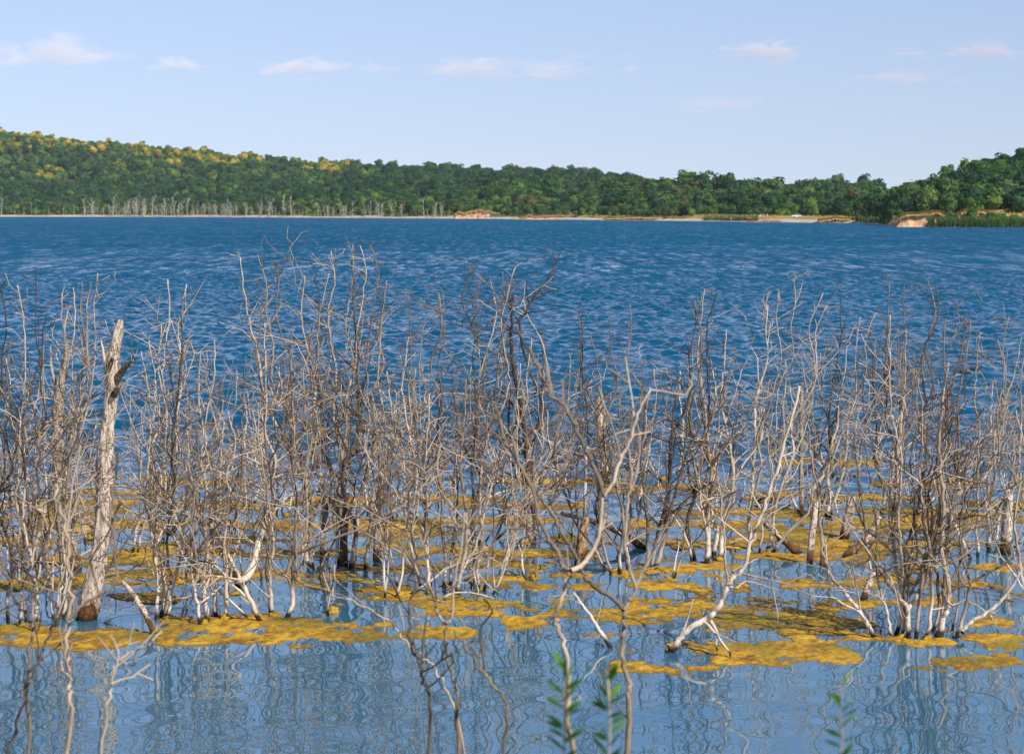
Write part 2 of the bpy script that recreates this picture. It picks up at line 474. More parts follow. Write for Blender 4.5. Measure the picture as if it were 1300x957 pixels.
# eroded earth banks
def eroded_bank(px0, px1, off, hgt, label, seed, lip=True, mat='earth'):
    rng = np.random.default_rng(seed)
    n = max(24, int((px1 - px0) * 1.2)); m = 14
    P = np.linspace(px0, px1, n)
    t = np.linspace(0, 1, n)
    env = np.clip(np.minimum(t, 1 - t) * 7, 0, 1) ** .6
    Yb = np.full(n, float(shore_y((px0 + px1) / 2)) + off)
    X = (P - CX) / F * Yb
    gul = (fbm(X * .8 + seed, X * 0 + seed, 4) - .5) * 1.1
    hh = hgt * env * (.5 + .9 * fbm(X * .3 + seed * 3, X * 0, 4))
    rows = []
    for j in range(m):
        q = j / (m - 1)
        talus = (1 - q) ** 2.2 * 2.6
        rows.append(np.stack([X, Yb - talus * (.6 + .5 * fbm(X * .6, X * 0 + 4)) + gul * (.25 + .5 * q) * (1 if q < .96 else .3), hh * q - .25], -1))
    rows.append(np.stack([X, Yb + 5, hh * .98 - .2], -1)); rows.append(np.stack([X, Yb + 16, hh * .6 - .2], -1))
    v = np.array(rows).reshape(-1, 3)
    root = link('eroded_bank', mesh_np('eroded_bank', v, grid_faces(m + 2, n), M[mat]))
    tag(root, label, kind='structure')
    if lip:
        mb = MB()
        for k in range(int((px1 - px0) * 16)):
            i = rng.integers(1, n - 1)
            if env[i] < .5: continue
            b = np.array((X[i] + rng.normal(0, .3), Yb[i] - .3 + rng.random() * 2.2, hh[i] - .35))
            d = np.array((rng.normal(0, .3), -.35 - rng.random() * .5, .55 + rng.random() * .6))
            mb.quads([b - (.14, 0, 0), b + (.14, 0, 0), b + d + (.05, 0, 0), b + d - (.05, 0, 0)], [[0, 1, 2, 3]])
            if rng.random() < .5:
                d2 = np.array((rng.normal(0, .15), -.7, -.2 - rng.random() * .5))
                b2 = b + (0, -.6, .3)
                mb.quads([b2 - (.2, 0, 0), b2 + (.2, 0, 0), b2 + d2 + (.05, 0, 0), b2 + d2 - (.05, 0, 0)], [[0, 1, 2, 3]])
        tag(link('grass_fringe', mb.mesh('grass_fringe', M['drygrass'], False), root), kind='stuff')
eroded_bank(1136, 1200, 3, 4.1, 'sandy brown earth cliff on the right shore below the wooded hill', 3)
eroded_bank(1196, 1262, 12, 3.9, 'low grass topped earth bank behind the reeds on the right shore', 5)
eroded_bank(1036, 1100, 2, 1.5, 'low dark brown cut bank left of the right shore bushes', 7, True, 'earth_red')
eroded_bank(945, 1034, 1, 1.0, 'thin reddish bare bank in front of the beach meadow', 9, False, 'earth_red')
eroded_bank(575, 645, 3, 4.8, 'orange brown earth slope at the middle of the far shore', 11)
eroded_bank(655, 760, 2, 2.2, 'low earth bank with dry grass right of the orange slope', 13)
eroded_bank(760, 900, 2, 1.3, 'thin brown bank line below the middle forest', 15, True, 'earth_red')

# ------------------------------------------------------------------ trees of the far shores
def crown_mesh(name, mat, seed, n=420, tall=1.0):
    rng = np.random.default_rng(seed)
    lobes = [(np.array((0, 0, 1.15 * tall)), np.array((.82, .82, .85 * tall)))]
    for k in range(9):
        a = rng.random() * 2 * PI; zz = rng.uniform(.55, 1.75) * tall
        rr = .62 * math.sqrt(max(.1, 1 - ((zz / tall - 1.1) / 1.1) ** 2))
        r = rng.uniform(.3, .48)
        lobes.append((np.array((math.cos(a) * rr, math.sin(a) * rr, zz)), np.array((r, r, r * .85))))
    V, Fc = [], []
    c = 0
    while c < n:
        o, r = lobes[rng.integers(1, len(lobes))] if rng.random() < .85 else lobes[0]
        d = rng.normal(size=3); d /= np.linalg.norm(d)
        if d[2] < -.5: d[2] *= -1
        p = o + d * r * rng.uniform(.82, 1.06)
        inside = sum(np.sum(((p - o2) / (r2 * .85)) ** 2) < 1 for o2, r2 in lobes)
        if inside > 1 and rng.random() < .8: continue
        nn = d + rng.normal(0, .45, 3); nn /= np.linalg.norm(nn)
        u = np.cross(nn, rng.normal(size=3)); u /= np.linalg.norm(u); w = np.cross(nn, u)
        s1 = rng.uniform(.07, .17); s2_ = s1 * rng.uniform(.6, 1)
        q = len(V)
        V += [p - u * s1, p - w * s2_ + nn * .02, p + u * s1 * 1.1, p + w * s2_]
        Fc.append((q, q + 1, q + 2, q + 3)); c += 1
    # inner mass of shaded twigs and leaves
    nu, nv = 9, 6
    q = len(V)
    for i in range(nv):
        th = PI * (i + .02) / (nv - 1 + .04)
        for j in range(nu):
            ph = 2 * PI * j / nu
            k = .66 + .16 * rng.random()
            V.append(np.array((math.sin(th) * math.cos(ph) * k, math.sin(th) * math.sin(ph) * k, 1.1 * tall + math.cos(th) * k * tall)))
    for i in range(nv - 1):
        for j in range(nu): Fc.append((q + i * nu + j, q + (i + 1) * nu + j, q + (i + 1) * nu + (j + 1) % nu, q + i * nu + (j + 1) % nu))
    return mesh_np(name, np.array(V), np.array(Fc), mat, False)
def tree_trunk_mesh(seed):
    rng = np.random.default_rng(seed); mb = MB()
    mb.tube([(0, 0, -.3), (.02, 0, .4), (.0, .03, 1.0), (0, 0, 1.6)], [.09, .07, .05, .02], 6)
    for k in range(4):
        a = k * 1.6 + rng.random(); z0 = .45 + .2 * k
        mb.tube([(0, 0, z0), (math.cos(a) * .3, math.sin(a) * .3, z0 + .28), (math.cos(a) * .5, math.sin(a) * .5, z0 + .6)], [.04, .025, .01], 4)
    return mb.mesh('trunk', M['deadfar'])
CROWN = {}
for ki, (k, *_r) in enumerate(FOL):
    CROWN[k] = [crown_mesh('crown', M['fol_' + k], 40 + ki * 7 + j, 420, (.92, 1.1, 1.3, 1.0)[j]) for j in range(4)]
TRUNKS = [tree_trunk_mesh(j) for j in range(3)]

rngT = np.random.default_rng(77)
trees = []          # px, s, scale, kind
def scatter(n, pf, sf, scf, kf):
    for _ in range(n):
        px = pf(); s = sf(px); trees.append((px, s, scf(px, s), kf(px, s)))
def pick(**w):
    ks = list(w); p = np.array([w[k] for k in ks], float)
    return ks[rngT.choice(len(ks), p=p / p.sum())]
def kind_far(px, s):
    # flowering yellow trees grow along the upper left slope
    X = (px - CX) / F * (shore_y(px) + s)
    cl = fbm(np.array([X * .012]), np.array([s * .006]), 3)[0]
    if px < 345 and (840 if px > 90 else 620) < s < 1300 and cl > .46: return pick(yellow=5, light=5, mid=3)
    if 385 < px < 450 and s > 850: return pick(yellow=4, light=5, mid=2)
    if px < 480 and s > 520: return pick(mid=4, light=3, dark=5)
    if px < 640 and s > 300: return pick(dark=8, mid=3)
    if s > 300: return pick(dark=5, mid=4, brown=.4 if px < 1050 else 0)
    if px > 700: return pick(dark=5, mid=5, light=1.6, brown=.8)
    if s < 90: return pick(mid=5, light=3, brown=1.3, dark=2)
    return pick(dark=6, mid=4, light=.6)
# the back slope
scatter(6800, lambda: rngT.uniform(-260, 1115), lambda p: rngT.uniform(260, 1260), lambda p, s: rngT.uniform(3.6, 6.8), kind_far)
# the front slope down to the water
def s_front(p): return rngT.uniform(22, 280) if p < 560 else rngT.uniform(24 if not 900 < p < 1100 else 48, 260)
scatter(2700, lambda: rngT.uniform(-260, 1118), s_front, lambda p, s: rngT.uniform(2.8, 5.0) * (1 if s > 60 else .75), kind_far)
# bushes at the foot of the forest
scatter(330, lambda: rngT.uniform(-100, 1110), lambda p: rngT.uniform(14, 26) if p < 880 else rngT.uniform(44, 52), lambda p, s: rngT.uniform(1.3, 2.6), lambda p, s: pick(mid=4, light=5, brown=.8))
# right-hand hill
RH = []
def right_tree():
    while True:
        px = rngT.uniform(1120, 1420); s = rngT.uniform(30, 190)
        if px < 1165 and s > 110: continue
        return px, s
for _ in range(560):
    px, s = right_tree()
    RH.append((px, s, rngT.uniform(2.3, 3.7), pick(dark=6, mid=4, light=1.6)))
for px, s, sc, k in [(1146, 60, 4.6, 'mid'), (1134, 70, 4.2, 'mid'), (1125, 64, 3.6, 'dark'), (1157, 66, 4.0, 'mid'), (1118, 52, 3.2, 'mid'), (1108, 46, 2.6, 'light'),
                     (1100, 36, 2.2, 'mid'), (1122, 22, 1.9, 'light'), (1131, 18, 1.7, 'mid'), (1112, 24, 1.8, 'light'), (1104, 26, 1.6, 'mid'), (1118, 14, 1.3, 'light'), (1128, 12, 1.2, 'light'), (1140, 24, 1.8, 'mid')]:
    RH.append((px, s, sc, k))
for _ in range(120):
    RH.append((rngT.uniform(1240, 1420), rngT.uniform(120, 185), rngT.uniform(2.6, 4.0), pick(dark=6, mid=4)))
SHB = [(1196, 6, 1.7, 'mid'), (1203, 7, 1.9, 'mid'), (1209, 8, 1.5, 'dark'), (1232, 9, 1.7, 'mid'), (1262, 8, 1.9, 'light'), (1270, 9, 1.6, 'mid'), (1256, 10, 1.5, 'mid'), (1222, 7, 1.2, 'light'), (1284, 14, 1.4, 'light')]

proto = bpy.data.collections.new('tree_kinds')      # not linked to the scene: only the far wood draws on it
order = []
for k, *_r in FOL:
    for j in range(4):
        o = bpy.data.objects.new('%02d' % len(order), CROWN[k][j]); proto.objects.link(o); order.append((k, j))

def make_tree(px, s, sc, kind, name, label, cat, group, ground=None):
    p = surf(px, s) if ground is None else ground
    root = empty(name, p - (0, 0, .2))
    root.rotation_euler.z = rngT.random() * 6.28
    root.scale = (sc * rngT.uniform(.9, 1.15), sc * rngT.uniform(.9, 1.15), sc * rngT.uniform(.85, 1.2))
    tag(root, label, cat, group)
    for nm, me in (('trunk', TRUNKS[rngT.integers(3)]), ('crown', CROWN[kind][rngT.integers(4)])):
        o = bpy.data.objects.new(nm, me); col.objects.link(o); o.parent = root

TREE_LABEL = {'dark': 'dark green rounded tree', 'mid': 'mid green leafy tree', 'light': 'bright light green tree', 'yellow': 'yellow flowering tree', 'brown': 'brownish half bare tree'}
solo = []; mass = []
RHv = [t for t in RH if 1095 < t[0] < 1312]; RHv.sort(key=lambda t: t[1])
solo_r, rest_r = RHv[:165], RHv[165:]
mass += rest_r + [t for t in RH if not 1095 < t[0] < 1312]
front = sorted([t for t in trees if -8 < t[0] < 1110], key=lambda t: t[1] / max(.2, t[2]) )
solo_f = front[:112]; ids = set(map(id, solo_f))
mass += [t for t in trees if id(t) not in ids]
for px, s, sc, k in solo_r:
    wh = ('on the lower slope above the reeds, right-hand hill' if s < 62 else 'part way up the steep right-hand hill') if px > 1235 else \
         ('on the left shoulder of the right-hand hill' if px > 1166 else 'in the clump at the left foot of the right-hand hill')
    make_tree(px, s, sc, k, 'tree', TREE_LABEL[k] + ' ' + wh, 'tree', 'trees on the right-hand hill')
for px, s, sc, k in solo_f:
    make_tree(px, s, sc, k, 'tree', TREE_LABEL[k] + (' in the front row behind the left beach' if px < 560 else ' at the forest foot along the middle shore'), 'tree', 'trees at the foot of the far forest')
SHL = ['rounded green bush at the right end of the earth cliff', 'larger bush beside the earth cliff, second from its right end', 'small dark bush behind the reeds near the cliff', 'green bush on top of the low bank amid the reeds',
       'tallest pale bush right of the low earth bank', 'bush just behind the tallest pale bush above the reeds', 'bush in the gap at the end of the low earth bank', 'small light bush in the reeds below the low bank', 'light bush nearest the right edge of the picture']
for (px, s, sc, k), lb in zip(SHB, SHL):
    make_tree(px, s, sc, k, 'bush', lb, 'bush', 'bushes on the right shore')

for _ in range(420):
    mass.append((rngT.uniform(1415, 1950), rngT.uniform(25, 260), rngT.uniform(2.6, 4.2), pick(dark=6, mid=4, light=1)))
def far_wood(lst):
    pts = []; idx = []; rot = []; sca = []
    for px, s, sc, k in lst:
        p = surf(px, s); pts.append(p - (0, 0, .25 * sc))
        ki = [f[0] for f in FOL].index(k)
        idx.append(ki * 4 + rngT.integers(4)); rot.append((0, 0, rngT.random() * 6.28))
        sca.append((sc * rngT.uniform(.9, 1.2), sc * rngT.uniform(.9, 1.2), sc * rngT.uniform(.8, 1.15)))
    me = bpy.data.meshes.new('forest'); n = len(pts)
    me.vertices.add(n); me.vertices.foreach_set('co', np.array(pts, dtype=np.float32).ravel())
    a = me.attributes.new('pick', 'INT', 'POINT'); a.data.foreach_set('value', np.array(idx, dtype=np.int32))
    a = me.attributes.new('turn', 'FLOAT_VECTOR', 'POINT'); a.data.foreach_set('vector', np.array(rot, dtype=np.float32).ravel())
    a = me.attributes.new('size', 'FLOAT_VECTOR', 'POINT'); a.data.foreach_set('vector', np.array(sca, dtype=np.float32).ravel())
    me.update()
    o = link('forest', me)
    tag(o, 'dense forest of mixed green and yellow trees covering the far hills', kind='stuff')
    ng = bpy.data.node_groups.new('forest', 'GeometryNodeTree')
    ng.interface.new_socket('Geometry', in_out='INPUT', socket_type='NodeSocketGeometry')
    ng.interface.new_socket('Geometry', in_out='OUTPUT', socket_type='NodeSocketGeometry')
    N = ng.nodes.new; L = ng.links.new
    gi = N('NodeGroupInput'); go = N('NodeGroupOutput'); ip = N('GeometryNodeInstanceOnPoints'); ci = N('GeometryNodeCollectionInfo')
    ci.inputs['Collection'].default_value = proto; ci.inputs['Separate Children'].default_value = True; ci.inputs['Reset Children'].default_value = True
    def attr(nm, ty):
        q = N('GeometryNodeInputNamedAttribute'); q.data_type = ty; q.inputs['Name'].default_value = nm
        return [s for s in q.outputs if s.enabled and s.name == 'Attribute'][0]
    L(gi.outputs[0], ip.inputs['Points']); L(ci.outputs[0], ip.inputs['Instance']); ip.inputs['Pick Instance'].default_value = True
    L(attr('pick', 'INT'), ip.inputs['Instance Index']); L(attr('size', 'FLOAT_VECTOR'), ip.inputs['Scale'])
    e2r = N('FunctionNodeEulerToRotation'); L(attr('turn', 'FLOAT_VECTOR'), e2r.inputs[0]); L(e2r.outputs[0], ip.inputs['Rotation'])
    L(ip.outputs[0], go.inputs[0])
    md = o.modifiers.new('forest', 'NODES'); md.node_group = ng
far_wood(mass)

# reeds and tall grass
def blades(name, label, spots, hmin, hmax, w, mat):
    rng = np.random.default_rng(len(spots)); mb = MB()
    V = []; n = len(spots)
    P = np.array(spots)
    hgt = rng.uniform(hmin, hmax, n); a = rng.random(n) * PI; lean = rng.normal(0, .12, (n, 2)) * hgt[:, None]
    ux = np.cos(a) * w; uy = np.sin(a) * w
    b0 = P - np.stack([ux, uy, 0 * ux], 1); b1 = P + np.stack([ux, uy, 0 * ux], 1)
    top = P + np.stack([lean[:, 0], lean[:, 1], hgt], 1)
    t0 = top - np.stack([ux, uy, 0 * ux], 1) * .25; t1 = top + np.stack([ux, uy, 0 * ux], 1) * .25
    v = np.stack([b0, b1, t1, t0], 1).reshape(-1, 3)
    tag(link(name, mesh_np(name, v, np.arange(4 * n).reshape(-1, 4), mat, False)), label, kind='stuff')
rngR = np.random.default_rng(3)
sp = []
for _ in range(3600):
    px = rngR.uniform(1172, 1330) if rngR.random() < .85 else rngR.uniform(1085, 1140); s = rngR.uniform(-.5, 5) if px > 1172 else rngR.uniform(2, 8)
    if fbm(np.array([px * .12]), np.array([3.0]), 2)[0] < .27 and not 1196 < px < 1224: continue
    Y = shore_y(px) + s; sp.append(((px - CX) / F * Y, Y, .1))
blades('reeds', 'green reeds along the waterline below the right hill', sp, 1.3, 3.2, .13, M['reed'])
sp = []
for _ in range(2200):
    px = rngR.uniform(893, 962); s = rngR.uniform(4, 14)
    Y = shore_y(px) + s; sp.append(((px - CX) / F * Y, Y, .5))
blades('reed_bed', 'strip of green reeds on the far beach left of the bathers', sp, 1.2, 2.6, .2, M['reed'])
sp = []
for _ in range(7000):
    px = rngR.uniform(690, 1320); s = rngR.uniform(8, 40)
    if fbm(np.array([px * .05]), np.array([s * .1]), 2)[0] < .45: continue
    X, Y, Z = surf(px, s); sp.append((X, Y, max(Z, 1.2) + .4))
blades('dry_grass', 'tufts of dry yellow grass on the far bank', sp, .4, 1.1, .18, M['drygrass'])
sp = []
for _ in range(2600):
    px = rngR.uniform(-20, 690); s = rngR.uniform(7, 22)
    if fbm(np.array([px * .03]), np.array([7.0]), 2)[0] < .42: continue
    X, Y, Z = surf(px, s); sp.append((X, Y, Z - .1))
blades('shore_grass', 'low green grass behind the left beach', sp, .8, 2.4, .3, M['reed'])

# bare dead trees standing along the left far waterline
def dead_tree_mesh(seed):
    rng = np.random.default_rng(seed); mb = MB()
    h = 1.0; pts = [np.array((0, 0, -.05))]; lean = rng.normal(0, .05, 2)
    for k in range(6): pts.append(np.array((lean[0] * k / 6 + rng.normal(0, .012), lean[1] * k / 6, h * (k + 1) / 6)))
    mb.tube(pts, np.linspace(.021, .006, 7), 5)
    for k in range(rng.integers(3, 9)):
        i = rng.integers(1, 6); a = rng.random() * 6.28; L = rng.uniform(.12, .42)
        b = pts[i]; d = np.array((math.cos(a) * .55, math.sin(a) * .55, 1.0)) * L
        mb.tube([b, b + d * .5 + (math.cos(a) * .03, 0, 0), b + d], [.011, .008, .005], 4)
    return mb.mesh('dead_tree', M['deadfar'])
DT = [dead_tree_mesh(100 + i) for i in range(9)]
rngD = np.random.default_rng(8)
for k in range(190):
    if k < 125: px = rngD.uniform(105, 345)
    elif k < 172: px = rngD.uniform(345, 520)
    else: px = rngD.choice([rngD.uniform(0, 100), rngD.uniform(520, 580)])
    s = rngD.uniform(-1, 9); Y = shore_y(px) + s
    o = bpy.data.objects.new('dead_tree', DT[rngD.integers(9)]); col.objects.link(o)
    o.location = ((px - CX) / F * Y, Y, .1); o.rotation_euler.z = rngD.random() * 6.28
    hh = rngD.uniform(5, 11) if rngD.random() < .7 else rngD.uniform(10, 17)
    if px > 440: hh *= .8
    o.scale = (hh * .95, hh * .95, hh)
    tag(o, 'bare grey dead tree ' + ('by the far beach near the left edge' if px < 105 else 'in the dense row of dead trunks on the left beach' if px < 345 else 'on the beach behind the crown of the tallest shrub' if px < 520 else 'among the last dead trunks before the orange earth slope'), 'dead tree', 'bare dead trees along the left far waterline')

# ------------------------------------------------------------------ floating algae mats
def mat_field(ells, pad=.6, res=(.035, .055), more=0.0):
    E = []
    for (cx, cy, w, h) in ells:
        Y0 = gd(cy + h / 2); Y1 = gd(cy - h / 2); Yc = (Y0 + Y1) / 2
        E.append(((cx - CX) / F * Yc, Yc, max(.1, w / 2 / F * Yc), max(.12, (Y1 - Y0) / 2)))
    x0 = min(e[0] - e[2] for e in E) - pad; x1 = max(e[0] + e[2] for e in E) + pad
    y0 = min(e[1] - e[3] for e in E) - pad; y1 = max(e[1] + e[3] for e in E) + pad
    k = max(1.0, gd(ells[0][1]) / 22)
    xs = np.arange(x0, x1, res[0] * k); ys = np.arange(y0, y1, res[1] * k)
    X, Y = np.meshgrid(xs, ys)
    fld = np.full(X.shape, -9.0)
    for (ex, ey, ea, eb) in E:
        d = np.sqrt(((X - ex) / ea) ** 2 + ((Y - ey) / eb) ** 2)
        fld = np.maximum(fld, (1 - d) * min(1.0, 1.6 * min(ea, eb)))
    n = fbm(X * 1.25 + 4, Y * 1.2 + 2, 4) - .5
    f = fld - .07 + more + n * 1.7 + (fbm(X * 3.6 + 3, Y * 3.4, 4) - .5) * 1.75
    hgt = np.clip(f * .07, -.03, .012) + (.35 - np.abs(fbm(X * 6, Y * 5, 3) - .5) * 2) * .026 + (fbm(X * 17, Y * 13, 2) - .5) * .024
    hgt = np.where(fld < -.55, -.06, hgt)
    hgt = np.where((X < x0 + .1) | (Y < y0 + .1) | (X > x1 - .1) | (Y > y1 - .1), -.06, hgt)
    v = np.stack([X, Y, hgt - .004], -1).reshape(-1, 3)
    f4 = grid_faces(len(ys), len(xs))
    keep = v[:, 2][f4].max(1) > -.02
    f4 = f4[keep]
    used = np.unique(f4); remap = np.zeros(len(v), int); remap[used] = np.arange(len(used))
    return v[used], remap[f4]

MATS = [
    ('long yellow algae mat under the left-edge shrubs in front of the tall trunk', [(60, 810, 210, 24), (110, 822, 120, 10), (20, 803, 90, 18)]),
    ('largest ochre algae mat below the white-footed shrubs left of centre', [(300, 794, 190, 24), (385, 803, 250, 34), (470, 800, 100, 22), (225, 790, 80, 12)]),
    ('thin mat reaching right across the water behind the large left mat', [(270, 730, 300, 22), (200, 742, 120, 10)]),
    ('small square-cut mat just right of the tall broken trunk', [(182, 700, 82, 22), (190, 667, 120, 12)]),
    ('yellow mat with a bleached twig lying across it, under the centre shrubs', [(570, 768, 220, 26), (620, 776, 90, 10), (500, 762, 90, 16)]),
    ('narrow mat between the grey poles left of centre', [(470, 722, 170, 14), (480, 748, 130, 13), (400, 738, 120, 10)]),
    ('raised mat heaped with algae round the pale stump left of centre', [(520, 680, 120, 18), (500, 690, 90, 10)]),
    ('mat around the short brown stump in the middle', [(780, 728, 170, 15), (790, 688, 150, 11), (650, 716, 130, 9)]),
    ('broad mat under the dark leaning stem right of centre', [(880, 722, 170, 20), (865, 744, 170, 15)]),
    ('wide ochre mat behind the bent white branch', [(985, 783, 190, 34), (860, 768, 120, 18), (1010, 762, 130, 12)]),
    ('near mat at the foot of the bent white branch', [(900, 826, 150, 13), (960, 836, 110, 14)]),
    ('green-tinged mat carrying the big many-stemmed shrub at the right', [(1165, 810, 190, 16), (1200, 815, 120, 12), (1120, 806, 90, 9)]),
    ('mat at the right edge beyond the big many-stemmed shrub', [(1270, 790, 110, 24), (1270, 762, 110, 16), (1240, 740, 90, 8)]),
    ('mat between the bent branch and the big right shrub', [(1090, 765, 130, 18), (1060, 790, 110, 18)]),
    ('wide mat around the two bleached stumps at the right', [(1100, 694, 210, 28), (1010, 676, 150, 26), (1200, 690, 130, 16)]),
    ('far thin mat behind the right stumps', [(1240, 654, 120, 9), (1150, 648, 90, 6), (1000, 655, 110, 9)]),
]
for lb, el in MATS:
    v, f = mat_field(el)
    tag(link('algae_mat', mesh_np('algae_mat', v, f, M['algae'])), lb, 'algae mat', 'floating mats of yellow algae')
FLECK = [(200, 756, 90, 7), (620, 737, 90, 7), (690, 702, 70, 7), (820, 849, 46, 5), (1055, 831, 36, 4), (1215, 838, 60, 5), (1250, 720, 110, 7), (330, 667, 100, 9), (345, 684, 90, 5), (700, 610, 60, 3), (660, 640, 90, 4),
         (1060, 586, 80, 3), (840, 618, 80, 3), (440, 636, 110, 6), (560, 632, 110, 5), (150, 622, 60, 3), (70, 640, 120, 6), (40, 668, 100, 8), (20, 690, 80, 8), (250, 610, 80, 3), (640, 662, 100, 5), (900, 664, 120, 5),
         (980, 630, 100, 4), (1100, 632, 90, 4), (1190, 612, 80, 3), (1280, 640, 70, 4), (350, 702, 150, 8), (770, 783, 70, 6), (745, 806, 40, 4), (300, 640, 90, 4), (1010, 706, 60, 6), (1040, 742, 60, 6), (60, 740, 120, 8), (1150, 735, 60, 6), (1180, 765, 70, 7),
         (60, 662, 150, 10), (110, 652, 90, 6), (500, 664, 110, 10), (545, 676, 80, 7), (960, 650, 130, 8), (1080, 662, 160, 8), (1160, 668, 120, 9), (880, 690, 90, 6), (420, 700, 120, 6), (580, 700, 100, 6), (120, 712, 90, 7), (700, 745, 60, 5), (560, 800, 60, 5), (690, 790, 50, 4)]
vs, fs, off = [], [], 0
for e in FLECK:
    v, f = mat_field([e], more=.3)
    if len(f) == 0: continue
    vs.append(v); fs.append(f + off); off += len(v)
tag(link('algae_scraps', mesh_np('algae_scraps', np.concatenate(vs), np.concatenate(fs), M['algae'])), 'scattered thin scraps of yellow algae between the mats', kind='stuff')

# ------------------------------------------------------------------ dead shrubs
def unit(v): return v / (np.linalg.norm(v) + 1e-9)
def walk(rng, p, d, L, seg, wig, up):
    n = max(3, int(L / seg) + 1); st = L / n
    pts = [p]; d = unit(d)
    for k in range(n):
        d = unit(d + rng.normal(0, wig if rng.random() < .24 else wig * .22, 3) + np.array((0, 0, up)))
        p = p + d * st; pts.append(p)
    return np.array(pts)
def side_dir(rng, t, lo=25, hi=60):
    a = rad(rng.uniform(lo, hi))
    r = rng.normal(size=3); r[2] += .25; r = unit(r - t * np.dot(r, t))
    return unit(t * math.cos(a) + r * math.sin(a))

def branch_into(mb, rng, p, d, L, r, depth):
    pts = walk(rng, p, d, L, .08 if L < .8 else .1, .42, .012)
    n = len(pts); rr = np.maximum(r * (1 - np.linspace(0, 1, n) * .75), .0042)
    mb.tube(pts, rr, cap=False)
    if depth <= 0: return
    tg = np.gradient(pts, axis=0)
    for k in range(max(1, int(L * rng.uniform(2.6, 4.6)))):
        i = rng.integers(max(1, n // 5), n)
        branch_into(mb, rng, pts[i], side_dir(rng, unit(tg[i]), 28, 70), L * rng.uniform(.22, .55), max(.0045, rr[i] * .72), depth - 1)

def make_stem(rng, root, path, r0, mat, dens=1.0, sub=True, r_tip=.0065, parent=None):
    """one stem along path (world points) with its boughs as sub-parts"""
    n = len(path); o = np.array(root.location)
    tt = np.linspace(0, 1, n)
    rr = r_tip + (r0 - r_tip) * (.2 * (1 - tt) ** 6 + .8 * (1 - tt) ** .95)
    rr[0] *= 1.12
    mb = MB(); mb.tube(path - o, rr, wob=.06, rng=rng)
    seglen = np.linalg.norm(np.diff(path, axis=0), axis=1).sum()
    tg = np.gradient(path, axis=0)
    nb = int(seglen * 3.7 * dens + .5)
    boughs = []
    for k in range(int(seglen * 1.35 * min(dens, 1) + rng.random())):        # long limbs that cross their neighbours
        i = int(n * rng.uniform(.12, .72)); L = rng.uniform(.45, 1.25) * min(1, seglen / 2.2)
        if path[i][2] < .2 or parent is not None and rng.random() < .5: continue
        bm_ = MB(); branch_into(bm_, rng, path[i] - o, side_dir(rng, unit(tg[i]), 25, 60 if rng.random() < .75 else 88), L, max(.007, rr[i] * rng.uniform(.5, .75)), 2); boughs.append(bm_)
    for k in range(nb):
        t = rng.uniform(.2, .98) ** .8
        i = min(n - 1, int(t * n))
        L = seglen * rng.uniform(.1, .36) * (1.15 - .9 * t)
        r = max(.0055, rr[i] * rng.uniform(.5, .8))
        if path[i][2] < .25: continue
        if sub and L > .62:
            bm_ = MB(); branch_into(bm_, rng, path[i] - o, side_dir(rng, unit(tg[i]), 25, 68), L, r, 2); boughs.append(bm_)
        else:
            branch_into(mb, rng, path[i] - o, side_dir(rng, unit(tg[i]), 28, 75), L, r, 1 if L < .35 else 2)
    if parent is not None:
        for b in boughs: mb.v += b.v; mb.f += [f + mb.n for f in b.f]; mb.n += b.n
        return link('bough', mb.mesh('bough', mat), parent)
    st = link('stem', mb.mesh('stem', mat), root)
    for b in boughs: link('bough', b.mesh('bough', mat), st)
    return st

def bezier_path(rng, a, b, wob=.05, bow=.2):
    """an angular stem: nearly straight lengths that change direction at old bud scars"""
    L = np.linalg.norm(b - a)
    m = max(3, int(L / rng.uniform(.3, .5)))
    t = np.sort(np.concatenate([[0, 1], (np.arange(1, m) + rng.uniform(-.3, .3, m - 1)) / m]))[:, None]
    c = a + (b - a) * .5
    c[0] = a[0] + (b[0] - a[0]) * (.5 + bow); c[1] = a[1] + (b[1] - a[1]) * (.5 + bow)
    p = (1 - t) ** 2 * a + 2 * t * (1 - t) * c + t * t * b
    j = rng.normal(0, wob * .62 * min(L, 2.2), p.shape) * np.sin(PI * np.clip(t, .0, 1)) ** .5
    j[:, 2] *= .3
    p = p + j
    n = max(8, int(L / .085))
    s = np.linspace(0, 1, n)
    out = np.stack([np.interp(s, t[:, 0], p[:, i]) for i in range(3)], 1)
    for _ in range(2): out[1:-1] = (out[:-2] + 2 * out[1:-1] + out[2:]) / 4
    out[1:-1] += rng.normal(0, .006, (n - 2, 3))
    return out

def clump_mesh(rng, p, r):
    nu, nv = 13, 7; V = []
    for i in range(nv):
        th = PI * .55 * (i + .02) / (nv - 1)
        for j in range(nu):
            ph = 2 * PI * j / nu; k = r * rng.uniform(.5, 1.3)
            V.append(p + np.array((math.sin(th) * math.cos(ph) * k, math.sin(th) * math.sin(ph) * k, math.cos(th) * k * .9)))
    Fc = [(i * nu + j, (i + 1) * nu + j, (i + 1) * nu + (j + 1) % nu, i * nu + (j + 1) % nu) for i in range(nv - 1) for j in range(nu)]
    return np.array(V), np.array(Fc)

